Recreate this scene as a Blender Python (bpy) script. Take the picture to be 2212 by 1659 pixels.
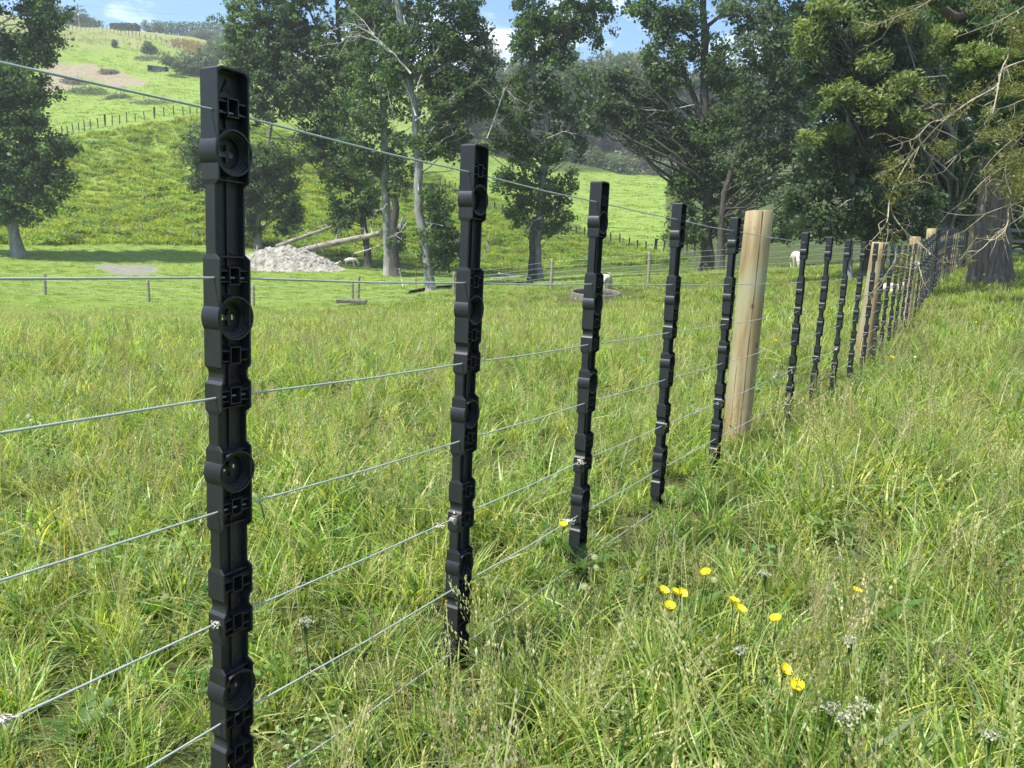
import bpy, math, random
import numpy as np
from mathutils import Vector, Matrix

for o in list(bpy.data.objects):
    bpy.data.objects.remove(o, do_unlink=True)
scene = bpy.context.scene
COL = scene.collection
rng = np.random.default_rng(7)
random.seed(7)

# ------------------------------------------------------------------ camera
PITCH, ROLL, FPX, IW, IH = 0.16024, 0.04481, 1662.0, 2212.0, 1659.0
_cp, _sp = math.cos(PITCH), math.sin(PITCH)
_r0 = Vector((1, 0, 0)); FWD = Vector((0, _cp, -_sp)); _u0 = Vector((0, _sp, _cp))
RIGHT = _r0 * math.cos(ROLL) + _u0 * math.sin(ROLL)
UP = -_r0 * math.sin(ROLL) + _u0 * math.cos(ROLL)
cam = bpy.data.cameras.new('camera'); cam_ob = bpy.data.objects.new('camera', cam); COL.objects.link(cam_ob)
cam.sensor_width = 36.0; cam.lens = 36.0 * FPX / IW; cam.clip_start = 0.05; cam.clip_end = 6000
m = Matrix((RIGHT, UP, -FWD)).transposed().to_4x4()
cam_ob.matrix_world = m
scene.camera = cam_ob

# ------------------------------------------------------------------ light
SUN_EL, SUN_AZ = math.radians(62), math.radians(-120)      # azimuth measured from +Y towards +X
world = bpy.data.worlds.new('World'); scene.world = world; world.use_nodes = True
nt = world.node_tree; nt.nodes.clear()
wo = nt.nodes.new('ShaderNodeOutputWorld'); bg = nt.nodes.new('ShaderNodeBackground')
sky = nt.nodes.new('ShaderNodeTexSky'); sky.sky_type = 'NISHITA'; sky.sun_disc = False
sky.sun_elevation = SUN_EL; sky.sun_rotation = SUN_AZ; sky.air_density = 1.0; sky.dust_density = 0.1; sky.ozone_density = 1.8
tc = nt.nodes.new('ShaderNodeTexCoord'); mp = nt.nodes.new('ShaderNodeMapping'); mp.inputs['Scale'].default_value = (1.0, 1.0, 2.6)
mp.inputs['Location'].default_value = (3.3, 1.9, 0.1)
nz = nt.nodes.new('ShaderNodeTexNoise'); nz.inputs['Scale'].default_value = 3.4; nz.inputs['Detail'].default_value = 9; nz.inputs['Roughness'].default_value = 0.56
rp = nt.nodes.new('ShaderNodeValToRGB'); rp.color_ramp.elements[0].position = 0.53; rp.color_ramp.elements[1].position = 0.68
mx = nt.nodes.new('ShaderNodeMixRGB'); mx.inputs['Color2'].default_value = (8.5, 8.8, 9.2, 1)
nt.links.new(tc.outputs['Generated'], mp.inputs['Vector']); nt.links.new(mp.outputs['Vector'], nz.inputs['Vector'])
nt.links.new(nz.outputs['Fac'], rp.inputs['Fac']); nt.links.new(rp.outputs['Color'], mx.inputs['Fac'])
hsv = nt.nodes.new('ShaderNodeHueSaturation'); hsv.inputs['Saturation'].default_value = 1.2; hsv.inputs['Value'].default_value = .78
nt.links.new(sky.outputs['Color'], hsv.inputs['Color']); nt.links.new(hsv.outputs['Color'], mx.inputs['Color1']); nt.links.new(mx.outputs['Color'], bg.inputs['Color'])
bg.inputs['Strength'].default_value = 0.13
nt.links.new(bg.outputs['Background'], wo.inputs['Surface'])
sun = bpy.data.lights.new('sun', 'SUN'); sun.energy = 3.9; sun.angle = math.radians(0.5); sun.color = (1.0, 0.955, 0.88)
sun_ob = bpy.data.objects.new('sun', sun); COL.objects.link(sun_ob)
sdir = Vector((math.cos(SUN_EL) * math.sin(SUN_AZ), math.cos(SUN_EL) * math.cos(SUN_AZ), math.sin(SUN_EL)))
sun_ob.rotation_euler = sdir.to_track_quat('Z', 'Y').to_euler()
scene.view_settings.view_transform = 'Standard'
scene.view_settings.look = 'None'
scene.view_settings.exposure = 1.22
scene.view_settings.gamma = 1.0
scene.view_settings.use_curve_mapping = False

# ------------------------------------------------------------------ place maths
def ray(px, py):
    d = FWD + RIGHT * ((px - IW / 2) / FPX) + UP * ((IH / 2 - py) / FPX)
    return d
def at(px, py, Y):
    d = ray(px, py); return d * (Y / d.y)
def project(P):
    P = np.asarray(P, float); d = P @ np.array(FWD)
    d = np.where(np.abs(d) < 1e-6, 1e-6, d)
    return IW / 2 + FPX * (P @ np.array(RIGHT)) / d, IH / 2 - FPX * (P @ np.array(UP)) / d, d

# heights relative to the camera: columns by compass angle from the view direction, rows by distance
PXC = [-700, 0, 450, 760, 1106, 1285, 1500, 1834, 2085, 2400, 3200]
AZC = np.array([-180, -100] + [math.degrees(math.atan((p - 1106) / 1662)) for p in PXC] + [100, 180.0])
DR = np.array([0, 2, 4, 8, 12, 16, 20, 25, 34, 41, 48, 62, 85, 110, 150, 245, 270, 300, 420, 900.0])
ZC = [
 [-1, -1.02, -1.10, -1.35, -1.6, -1.9, -2.2, -2.6, -3.4, -2.9, -2.2, -.8, 6, 14, 24, 48, 55, 58, 60, 60],
 [-.99, -1.02, -1.08, -1.28, -1.52, -1.8, -2.1, -2.5, -3.3, -2.5, -1.7, -.15, 6.6, 16, 27, 56, 58, 58, 58, 58],
 [-.98, -1.0, -1.06, -1.23, -1.45, -1.7, -2.0, -2.4, -3.2, -2.4, -1.6, -.1, 6.6, 16, 27.5, 51, 52.5, 53, 50, 50],
 [-.98, -.99, -1.03, -1.16, -1.33, -1.52, -1.75, -2.05, -2.5, -2.0, -1.4, -.5, 6.3, 14.5, 24, 43, 46, 48, 46, 46],
 [-.97, -.98, -1.0, -1.08, -1.17, -1.28, -1.4, -1.5, -1.25, -1.3, -1.2, -.6, 3.6, 9.5, 17, 40, 44, 46, 45, 45],
 [-.97, -.97, -.98, -1.03, -1.1, -1.17, -1.23, -1.25, -.85, -.95, -.9, -.1, 2.0, 7, 16.5, 39, 44, 46, 45, 45],
 [-.97, -.97, -.97, -.97, -.98, -.96, -.9, -.75, -.25, -.3, -.3, .6, 3.2, 8, 15, 38, 43, 46, 45, 45],
 [-.97, -.97, -.97, -.93, -.84, -.68, -.47, -.2, .3, .5, .8, 2, 6, 12, 20, 38, 43, 46, 45, 45],
 [-.97, -.97, -.97, -.90, -.74, -.46, -.2, .14, .62, 1.0, 1.4, 3, 7, 13, 21, 38, 43, 46, 45, 45],
 [-.97, -.96, -.94, -.80, -.58, -.30, -.02, .3, .9, 1.4, 1.9, 3.4, 8, 14, 22, 38, 43, 46, 45, 45],
 [-.97, -.95, -.90, -.72, -.45, -.15, .15, .5, 1.2, 1.7, 2.3, 4, 8, 14, 22, 38, 43, 46, 45, 45],
]
def _zpix(px, py, d):
    q = ray(px, py); return d * q.z / math.hypot(q.x, q.y)
# rows seen in the photograph at these distances (34, 41, 48, 62, 85, 110, 150, 245 m)
PY = {1: (0, 676, 632, 590, 521, 440, 312, 215, 44), 2: (450, 672, 630, 592, 521, 405, 262, 195, 108), 3: (760, 660, 625, 592, 548, 440, 335, 262, 150),
      4: (1106, 625, 607, 602, 580, 500, 425, 340, 170), 5: (1285, 612, 603, 596, 570, 528, 460, 378, 180), 6: (1500, 592, 590, 588, 565, 522, 455, 385, 180)}
for c, q in PY.items():
    for j, py in enumerate(q[1:]): ZC[c][8 + j] = _zpix(q[0], py, DR[8 + j])
    ZC[c][16] = ZC[c][15] * 1.015; ZC[c][17] = ZC[c][15] * 1.02; ZC[c][18] = ZC[c][15] * .97; ZC[c][19] = ZC[c][15] * .9
for c, f in ((1, .88), (2, .92)):
    for j in (4, 5, 6, 7): ZC[c][j] *= f
ZC[0][8:16] = [v - .2 for v in ZC[1][8:16]]; ZC[0][16:] = ZC[1][16:]
_behind = [-1, -.98, -.97, -.9, -.85, -.8, -.75, -.7, -.6, -.5, -.4, 0, 2, 4, 8, 14, 18, 22, 30, 30]
_l = [-1, -1.02, -1.1, -1.35, -1.6, -1.9, -2.2, -2.6, -3.2, -3, -2.6, -2, 2, 8, 14, 30, 36, 40, 45, 45]
_r = [-.97, -.94, -.88, -.7, -.4, -.1, .2, .6, 1.2, 1.7, 2.3, 4, 7, 11, 17, 30, 36, 40, 45, 45]
ZT = np.array([_behind, _l] + ZC + [_r, _behind], float)
SR = np.log(DR + 4.0)
def _hermite(xs, Y, x):
    """cubic interpolation along the last axis of Y at x, slopes limited"""
    n = len(xs)
    h = np.diff(xs); d = np.diff(Y, axis=-1) / h
    mm = np.zeros_like(Y)
    a, b = d[..., :-1], d[..., 1:]
    mm[..., 1:-1] = np.where(a * b > 0, 2 * a * b / np.where(np.abs(a + b) < 1e-9, 1e-9, a + b), 0)
    mm[..., 0] = d[..., 0]; mm[..., -1] = d[..., -1]
    return h, mm
def ground(x, y, noise=True):
    x = np.asarray(x, float); y = np.asarray(y, float)
    shp = np.broadcast(x, y).shape
    x = np.broadcast_to(x, shp).ravel(); y = np.broadcast_to(y, shp).ravel()
    d = np.hypot(x, y); az = np.degrees(np.arctan2(x, y)); s = np.log(np.minimum(d, 899) + 4.0)
    h, mm = _hermite(SR, ZT, s)
    i = np.clip(np.searchsorted(SR, s) - 1, 0, len(SR) - 2)
    t = (s - SR[i]) / h[i]
    t2, t3 = t * t, t * t * t
    cols = (ZT[:, i] * (2 * t3 - 3 * t2 + 1) + mm[:, i] * h[i] * (t3 - 2 * t2 + t) + ZT[:, i + 1] * (-2 * t3 + 3 * t2) + mm[:, i + 1] * h[i] * (t3 - t2))
    j = np.clip(np.searchsorted(AZC, az) - 1, 0, len(AZC) - 2)
    u = (az - AZC[j]) / (AZC[j + 1] - AZC[j])
    idx = np.arange(len(x))
    def slope(k):
        k0 = np.clip(k - 1, 0, len(AZC) - 1); k1 = np.clip(k + 1, 0, len(AZC) - 1)
        return (cols[k1, idx] - cols[k0, idx]) / (AZC[k1] - AZC[k0])
    H = AZC[j + 1] - AZC[j]
    u2, u3 = u * u, u * u * u
    z = cols[j, idx] * (2 * u3 - 3 * u2 + 1) + slope(j) * H * (u3 - 2 * u2 + u) + cols[j + 1, idx] * (-2 * u3 + 3 * u2) + slope(j + 1) * H * (u3 - u2)
    if noise:
        w = np.clip((d - 58) / 30, 0, 1) * np.clip((900 - d) / 300, 0, 1)
        z = z + w * (0.5 * np.sin(x * .11 + 1.3) * np.sin(y * .09) + .28 * np.sin(x * .31 + y * .17) * np.sin(y * .37 - x * .1) + .13 * np.sin(x * .83 + 2 * np.sin(y * .4)) * np.sin(y * .77))
        w2 = np.clip((d - 3) / 8, 0, 1)
        z = z + w2 * (.03 * np.sin(x * 1.1 + .7 * y) * np.sin(y * .9 + 2) + .02 * np.sin(x * 2.7) * np.sin(y * 2.3 + x))
    return z.reshape(shp)
def gz(x, y): return float(ground(x, y))
def hit(px, py, h=0.0):
    """where the ray through a pixel meets the ground raised by h"""
    d = ray(px, py); d = d / math.hypot(d.x, d.y)
    t = np.concatenate([np.linspace(.4, 40, 1600), np.linspace(40, 300, 1500)])
    z = d.z * t - (ground(d.x * t, d.y * t) + h)
    k = np.argmax(z < 0)
    if not (z < 0).any(): k = len(t) - 1
    return Vector(d * float(t[k]))
def onground(px, Y):
    """point on the ground at depth Y below a pixel column near the horizon line"""
    y = 560.0
    for _ in range(8):
        p = at(px, y, Y); g = gz(p.x, p.y)
        _, yy, _ = project([[p.x, p.y, g]]); y = float(yy[0])
    return Vector((p.x, p.y, g))

# ------------------------------------------------------------------ helpers
def tag(o, label=None, cat=None, group=None, kind=None):
    if label: o['label'] = label
    if cat: o['category'] = cat
    if group: o['group'] = group
    if kind: o['kind'] = kind
    return o
def empty(name, loc=(0, 0, 0), label=None, cat=None, group=None):
    o = bpy.data.objects.new(name, None); o.empty_display_size = .1; o.location = loc; COL.objects.link(o)
    return tag(o, label, cat, group)
def link(name, me, parent=None, mat=None):
    o = bpy.data.objects.new(name, me); COL.objects.link(o)
    if mat is not None and len(me.materials) == 0: me.materials.append(mat)
    if parent is not None: o.parent = parent
    return o
def rebase(o, base):
    """mesh drawn in world coordinates, parent an Empty at base"""
    o.location = -Vector(base)
    return o
class MB:
    def __init__(s): s.v = []; s.f = []; s.s = []
    def add(s, vs, fs, smooth=False):
        n = len(s.v); s.v += [tuple(v) for v in vs]; s.f += [tuple(i + n for i in f) for f in fs]; s.s += [smooth] * len(fs); return s
    def box(s, x0, x1, y0, y1, z0, z1):
        return s.add([(x0, y0, z0), (x1, y0, z0), (x1, y1, z0), (x0, y1, z0), (x0, y0, z1), (x1, y0, z1), (x1, y1, z1), (x0, y1, z1)],
                     [(0, 3, 2, 1), (4, 5, 6, 7), (0, 1, 5, 4), (1, 2, 6, 5), (2, 3, 7, 6), (3, 0, 4, 7)])
    def tube(s, pts, rad, n=6, cap=True, smooth=True, jag=0):
        pts = [Vector(p) for p in pts]; m = len(pts)
        if not hasattr(rad, '__len__'): rad = [rad] * m
        vs = []; ref = Vector((0.13, 0.31, 0.95)) if abs((pts[-1] - pts[0]).normalized().z) < .9 else Vector((1, .1, 0))
        for i, p in enumerate(pts):
            t = (pts[min(i + 1, m - 1)] - pts[max(i - 1, 0)]).normalized()
            a = t.cross(ref).normalized(); b = t.cross(a)
            for k in range(n):
                r = rad[i] * (1 + (random.uniform(-jag, jag) if jag else 0))
                th = 2 * math.pi * k / n
                vs.append(p + a * (r * math.cos(th)) + b * (r * math.sin(th)))
        fs = [(i * n + k, i * n + (k + 1) % n, (i + 1) * n + (k + 1) % n, (i + 1) * n + k) for i in range(m - 1) for k in range(n)]
        s.add(vs, fs, smooth)
        if cap: s.add([], [])  ; N = len(s.v) - len(vs); s.f += [tuple(N + k for k in range(n)), tuple(N + (m - 1) * n + k for k in reversed(range(n)))]; s.s += [False, False]
        return s
    def mesh(s, name, mat=None):
        me = bpy.data.meshes.new(name); me.from_pydata(s.v, [], s.f); me.update()
        me.polygons.foreach_set('use_smooth', s.s)
        if mat: me.materials.append(mat)
        return me
    def build(s, name, mat, parent=None): return link(name, s.mesh(name, mat), parent)

def quads_mesh(name, V, nper, mat, attr=None, col=None, smooth=False):
    """V (N*nper,3): N polygons of nper vertices"""
    N = len(V) // nper
    me = bpy.data.meshes.new(name)
    me.vertices.add(len(V)); me.vertices.foreach_set('co', np.asarray(V, np.float32).ravel())
    me.loops.add(N * nper); me.loops.foreach_set('vertex_index', np.arange(N * nper, dtype=np.int32))
    me.polygons.add(N); me.polygons.foreach_set('loop_start', np.arange(0, N * nper, nper, dtype=np.int32))
    me.update(calc_edges=True)
    if attr is not None:
        a = me.attributes.new('rnd', 'FLOAT', 'FACE'); a.data.foreach_set('value', np.asarray(attr, np.float32))
    if mat: me.materials.append(mat)
    return me
def frames(N, up=0.0, R=None):
    R = R or rng
    n = R.normal(size=(N, 3)); n[:, 2] = n[:, 2] + up * np.sign(R.random(N) - .1); n /= np.linalg.norm(n, axis=1, keepdims=True)
    a = R.normal(size=(N, 3)); a -= (a * n).sum(1, keepdims=True) * n; a /= np.linalg.norm(a, axis=1, keepdims=True)
    return n, a, np.cross(n, a)
def leaf_verts(C, L, W, up=.4, droop=0.0, R=None):
    n, a, b = frames(len(C), up, R)
    if droop: a[:, 2] -= droop; a /= np.linalg.norm(a, axis=1, keepdims=True)
    L = np.asarray(L)[:, None]; W = np.asarray(W)[:, None]
    return np.stack([C - a * L * .5, C + b * W * .5 + a * L * .05, C + a * L * .5, C - b * W * .5 + a * L * .05], 1).reshape(-1, 3)

# ------------------------------------------------------------------ materials
def newmat(name):
    mt = bpy.data.materials.new(name); mt.use_nodes = True
    n = mt.node_tree.nodes; b = n['Principled BSDF']
    return mt, mt.node_tree, b
def inp(b, k, v):
    if k in b.inputs: b.inputs[k].default_value = v
def c4(c): return (c[0], c[1], c[2], 1)
def simple(name, col, rough=.6, spec=.5, var=.25, scale=8., bump=.15, bscale=60., col2=None, metal=0., stretch=(1, 1, 1)):
    mt, t, b = newmat(name)
    inp(b, 'Roughness', rough); inp(b, 'Specular IOR Level', spec); inp(b, 'Metallic', metal)
    tc = t.nodes.new('ShaderNodeTexCoord'); mp = t.nodes.new('ShaderNodeMapping'); mp.inputs['Scale'].default_value = stretch
    t.links.new(tc.outputs['Object'], mp.inputs['Vector'])
    nz = t.nodes.new('ShaderNodeTexNoise'); nz.inputs['Scale'].default_value = scale; nz.inputs['Detail'].default_value = 7; nz.inputs['Roughness'].default_value = .62
    t.links.new(mp.outputs['Vector'], nz.inputs['Vector'])
    rp = t.nodes.new('ShaderNodeValToRGB')
    c2 = col2 or tuple(min(1, c * (1 + var)) for c in col); c1 = tuple(c * (1 - var) for c in col)
    rp.color_ramp.elements[0].position = .32; rp.color_ramp.elements[1].position = .68
    rp.color_ramp.elements[0].color = c4(c1 if not col2 else col); rp.color_ramp.elements[1].color = c4(c2)
    t.links.new(nz.outputs['Fac'], rp.inputs['Fac']); t.links.new(rp.outputs['Color'], b.inputs['Base Color'])
    n2 = t.nodes.new('ShaderNodeTexNoise'); n2.inputs['Scale'].default_value = bscale; n2.inputs['Detail'].default_value = 5
    t.links.new(mp.outputs['Vector'], n2.inputs['Vector'])
    bp = t.nodes.new('ShaderNodeBump'); bp.inputs['Strength'].default_value = bump; bp.inputs['Distance'].default_value = .02
    t.links.new(n2.outputs['Fac'], bp.inputs['Height']); t.links.new(bp.outputs['Normal'], b.inputs['Normal'])
    return mt
def foliage(name, cols, rough=.42, trans=.35, tcol=(1.5, 1.7, .6), spec=.4):
    """leaf material: colour varies leaf by leaf, light passes through"""
    mt, t, b = newmat(name); b.inputs['Roughness'].default_value = rough; inp(b, 'Specular IOR Level', spec)
    at_ = t.nodes.new('ShaderNodeAttribute'); at_.attribute_name = 'rnd'
    rp = t.nodes.new('ShaderNodeValToRGB'); e = rp.color_ramp.elements
    e[0].position = 0; e[0].color = c4(cols[0]); e[1].position = 1; e[1].color = c4(cols[-1])
    for i, c in enumerate(cols[1:-1]): x = e.new((i + 1) / (len(cols) - 1)); x.color = c4(c)
    t.links.new(at_.outputs['Fac'], rp.inputs['Fac']); t.links.new(rp.outputs['Color'], b.inputs['Base Color'])
    tr = t.nodes.new('ShaderNodeBsdfTranslucent'); mu = t.nodes.new('ShaderNodeMixRGB'); mu.blend_type = 'MULTIPLY'; mu.inputs['Fac'].default_value = 1
    mu.inputs['Color2'].default_value = c4(tcol); t.links.new(rp.outputs['Color'], mu.inputs['Color1']); t.links.new(mu.outputs['Color'], tr.inputs['Color'])
    mxs = t.nodes.new('ShaderNodeMixShader'); mxs.inputs['Fac'].default_value = trans
    t.links.new(b.outputs['BSDF'], mxs.inputs[1]); t.links.new(tr.outputs['BSDF'], mxs.inputs[2])
    t.links.new(mxs.outputs['Shader'], t.nodes['Material Output'].inputs['Surface'])
    return mt
def colmat(name, rough=.5, trans=.48, tcol=(1.5, 1.5, .5), hv=.12, spec=.35):
    """grass: colour stored on the blades, varied by clump"""
    mt, t, b = newmat(name); b.inputs['Roughness'].default_value = rough; inp(b, 'Specular IOR Level', spec)
    at_ = t.nodes.new('ShaderNodeAttribute'); at_.attribute_name = 'col'
    oi = t.nodes.new('ShaderNodeObjectInfo'); hs = t.nodes.new('ShaderNodeHueSaturation')
    m1 = t.nodes.new('ShaderNodeMapRange'); m1.inputs['To Min'].default_value = 1 - 2.3 * hv; m1.inputs['To Max'].default_value = 1 + 2.3 * hv
    t.links.new(oi.outputs['Random'], m1.inputs['Value']); t.links.new(m1.outputs['Result'], hs.inputs['Value'])
    wn = t.nodes.new('ShaderNodeTexWhiteNoise'); wn.noise_dimensions = '1D'; t.links.new(oi.outputs['Random'], wn.inputs['W'])
    m2 = t.nodes.new('ShaderNodeMapRange'); m2.inputs['To Min'].default_value = .5 - .2 * hv; m2.inputs['To Max'].default_value = .5 + .15 * hv
    t.links.new(wn.outputs['Value'], m2.inputs['Value']); t.links.new(m2.outputs['Result'], hs.inputs['Hue'])
    t.links.new(at_.outputs['Color'], hs.inputs['Color']); t.links.new(hs.outputs['Color'], b.inputs['Base Color'])
    tr = t.nodes.new('ShaderNodeBsdfTranslucent'); mu = t.nodes.new('ShaderNodeMixRGB'); mu.blend_type = 'MULTIPLY'; mu.inputs['Fac'].default_value = 1
    mu.inputs['Color2'].default_value = c4(tcol); t.links.new(hs.outputs['Color'], mu.inputs['Color1']); t.links.new(mu.outputs['Color'], tr.inputs['Color'])
    mxs = t.nodes.new('ShaderNodeMixShader'); mxs.inputs['Fac'].default_value = trans
    t.links.new(b.outputs['BSDF'], mxs.inputs[1]); t.links.new(tr.outputs['BSDF'], mxs.inputs[2])
    t.links.new(mxs.outputs['Shader'], t.nodes['Material Output'].inputs['Surface'])
    return mt

M = {}
M['plastic'] = simple('black_plastic', (.010, .012, .015), rough=.46, spec=.5, scale=9, col2=(.022, .024, .027), bump=.02, bscale=160)
M['wire'] = simple('galvanised_wire', (.40, .45, .43), rough=.38, spec=.6, var=.15, scale=20, bump=.05, metal=.25)
M['wool'] = simple('wool', (.62, .57, .48), rough=.95, spec=.1, var=.2, scale=30, bump=.9, bscale=55)
M['fleece'] = simple('fleece', (.58, .52, .42), rough=.95, spec=.1, var=.22, scale=6, bump=1.0, bscale=26)
M['face'] = simple('sheep_face', (.50, .46, .40), rough=.8, spec=.2, var=.2)
M['hoof'] = simple('dark_hoof', (.04, .035, .03), rough=.6)
M['weathered'] = simple('weathered_timber', (.30, .26, .20), rough=.85, spec=.2, var=.3, scale=10, bump=.5, bscale=30, stretch=(6, 6, .5))
M['greywood'] = simple('grey_timber', (.20, .17, .14), rough=.9, spec=.2, var=.35, scale=12, bump=.5, bscale=30, stretch=(5, 5, .6))
M['concrete'] = simple('old_concrete', (.15, .14, .115), rough=.9, spec=.2, var=.3, scale=5, bump=.5, bscale=30)
M['bark'] = simple('poplar_bark', (.20, .20, .18), rough=.9, spec=.2, var=.45, scale=2.2, bump=.9, bscale=9, stretch=(3, 3, .6))
M['palebark'] = simple('pale_bark', (.24, .24, .22), rough=.85, spec=.2, var=.35, scale=2.5, bump=.7, bscale=12, stretch=(2, 2, .8))
M['darkbark'] = simple('dark_bark', (.075, .070, .060), rough=.95, spec=.15, var=.4, scale=3, bump=.9, bscale=10, stretch=(3, 3, .6))
M['redbark'] = simple('peeling_bark', (.085, .066, .054), rough=.95, spec=.1, scale=4, bump=1.0, bscale=9, stretch=(6, 6, .5), col2=(.21, .18, .155))
M['deadwood'] = simple('bleached_dead_wood', (.42, .40, .36), rough=.8, spec=.2, var=.3, scale=3, bump=.6, bscale=14)
M['twig'] = simple('brown_twig', (.33, .275, .19), rough=.75, spec=.25, var=.35, scale=14, bump=.3)
M['darkmetal'] = simple('dark_trough_sheet', (.02, .025, .025), rough=.6)
M['white'] = simple('white_paint', (.72, .72, .70), rough=.5, var=.06)
M['roofgrey'] = simple('grey_roofing', (.14, .15, .16), rough=.5, var=.1)
M['glass'] = simple('window_glass', (.03, .04, .05), rough=.08, spec=.8, var=.1, bump=0)
M['poplar'] = foliage('poplar_leaves', [(.058, .094, .042), (.088, .135, .060), (.12, .170, .078), (.17, .22, .12)], rough=.52, trans=.54, tcol=(1.3, 1.6, .6), spec=.4)
M['poplar2'] = foliage('grey_poplar_leaves', [(.070, .100, .056), (.100, .138, .078), (.135, .175, .105), (.18, .215, .15)], rough=.52, trans=.52, tcol=(1.2, 1.5, .7), spec=.4)
M['lime'] = foliage('lime_leaves', [(.08, .12, .03), (.12, .17, .045), (.17, .21, .06)], trans=.45)
M['conifer'] = foliage('conifer_sprays', [(.055, .095, .055), (.082, .13, .070), (.115, .165, .085)], rough=.6, trans=.32, spec=.25)
M['tips'] = foliage('new_conifer_tips', [(.13, .18, .06), (.19, .235, .08), (.27, .30, .11)], rough=.6, trans=.3, spec=.25)
M['olive'] = foliage('olive_bush_leaves', [(.10, .135, .075), (.14, .175, .10), (.19, .22, .13)], rough=.6, trans=.3, spec=.25)
M['brownbush'] = foliage('brown_dying_bush', [(.17, .165, .12), (.22, .21, .155), (.28, .265, .21)], rough=.8, trans=.1, tcol=(1.2, 1.2, .9), spec=.15)
M['narrow'] = foliage('narrow_olive_leaves', [(.10, .13, .035), (.16, .18, .045), (.24, .22, .06), (.18, .22, .10)], rough=.45, trans=.35, tcol=(1.3, 1.3, .5))
M['yellow'] = foliage('yellow_petals', [(.82, .66, .015), (.88, .74, .02)], rough=.4, trans=.3, tcol=(1.1, 1.1, .5))
M['orangefl'] = foliage('orange_flowers', [(.42, .26, .07), (.36, .30, .12), (.22, .24, .09)], rough=.8, trans=.2, tcol=(1.1, 1.1, .7))
M['whitefl'] = foliage('white_petals', [(.30, .33, .19), (.52, .52, .38)], rough=.6, trans=.3, tcol=(1, 1, 1))
M['grass'] = colmat('meadow_grass', rough=.42, spec=.5, hv=.15)
M['stalkgreen'] = simple('flower_stem', (.10, .16, .04), rough=.6)

def pine_material():
    mt, t, b = newmat('treated_pine'); b.inputs['Roughness'].default_value = .78; inp(b, 'Specular IOR Level', .25)
    tc = t.nodes.new('ShaderNodeTexCoord'); mp = t.nodes.new('ShaderNodeMapping'); mp.inputs['Scale'].default_value = (9, 9, .75)
    t.links.new(tc.outputs['Object'], mp.inputs['Vector'])
    nz = t.nodes.new('ShaderNodeTexNoise'); nz.inputs['Scale'].default_value = 2.2; nz.inputs['Detail'].default_value = 9; nz.inputs['Roughness'].default_value = .65; nz.inputs['Distortion'].default_value = .6
    t.links.new(mp.outputs['Vector'], nz.inputs['Vector'])
    rp = t.nodes.new('ShaderNodeValToRGB'); e = rp.color_ramp.elements
    e[0].position = .30; e[0].color = (.22, .145, .065, 1); e[1].position = .70; e[1].color = (.43, .355, .22, 1); x = e.new(.5); x.color = (.34, .26, .14, 1)
    t.links.new(nz.outputs['Fac'], rp.inputs['Fac'])
    n3 = t.nodes.new('ShaderNodeTexNoise'); n3.inputs['Scale'].default_value = 3.0; n3.inputs['Detail'].default_value = 3
    t.links.new(tc.outputs['Object'], n3.inputs['Vector'])
    r3 = t.nodes.new('ShaderNodeValToRGB'); r3.color_ramp.elements[0].position = .45; r3.color_ramp.elements[1].position = .72
    mg = t.nodes.new('ShaderNodeMixRGB'); mg.inputs['Color2'].default_value = (.34, .34, .21, 1)
    t.links.new(n3.outputs['Fac'], r3.inputs['Fac']); t.links.new(r3.outputs['Color'], mg.inputs['Fac']); t.links.new(rp.outputs['Color'], mg.inputs['Color1'])
    # knots
    vo = t.nodes.new('ShaderNodeTexVoronoi'); vo.inputs['Scale'].default_value = 1.0; mk = t.nodes.new('ShaderNodeMapping'); mk.inputs['Scale'].default_value = (11, 11, 6.5)
    t.links.new(tc.outputs['Object'], mk.inputs['Vector']); t.links.new(mk.outputs['Vector'], vo.inputs['Vector'])
    rk = t.nodes.new('ShaderNodeValToRGB'); rk.color_ramp.elements[0].position = .07; rk.color_ramp.elements[0].color = (1, 1, 1, 1); rk.color_ramp.elements[1].position = .15; rk.color_ramp.elements[1].color = (0, 0, 0, 1)
    t.links.new(vo.outputs['Distance'], rk.inputs['Fac'])
    mk2 = t.nodes.new('ShaderNodeMixRGB'); mk2.inputs['Color2'].default_value = (.15, .09, .04, 1)
    t.links.new(rk.outputs['Color'], mk2.inputs['Fac']); t.links.new(mg.outputs['Color'], mk2.inputs['Color1'])
    t.links.new(mk2.outputs['Color'], b.inputs['Base Color'])
    bp = t.nodes.new('ShaderNodeBump'); bp.inputs['Strength'].default_value = .45; bp.inputs['Distance'].default_value = .006
    t.links.new(nz.outputs['Fac'], bp.inputs['Height']); t.links.new(bp.outputs['Normal'], b.inputs['Normal'])
    return mt
M['pine'] = pine_material()
M['crack'] = simple('drying_crack', (.085, .055, .03), rough=.95)

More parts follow.
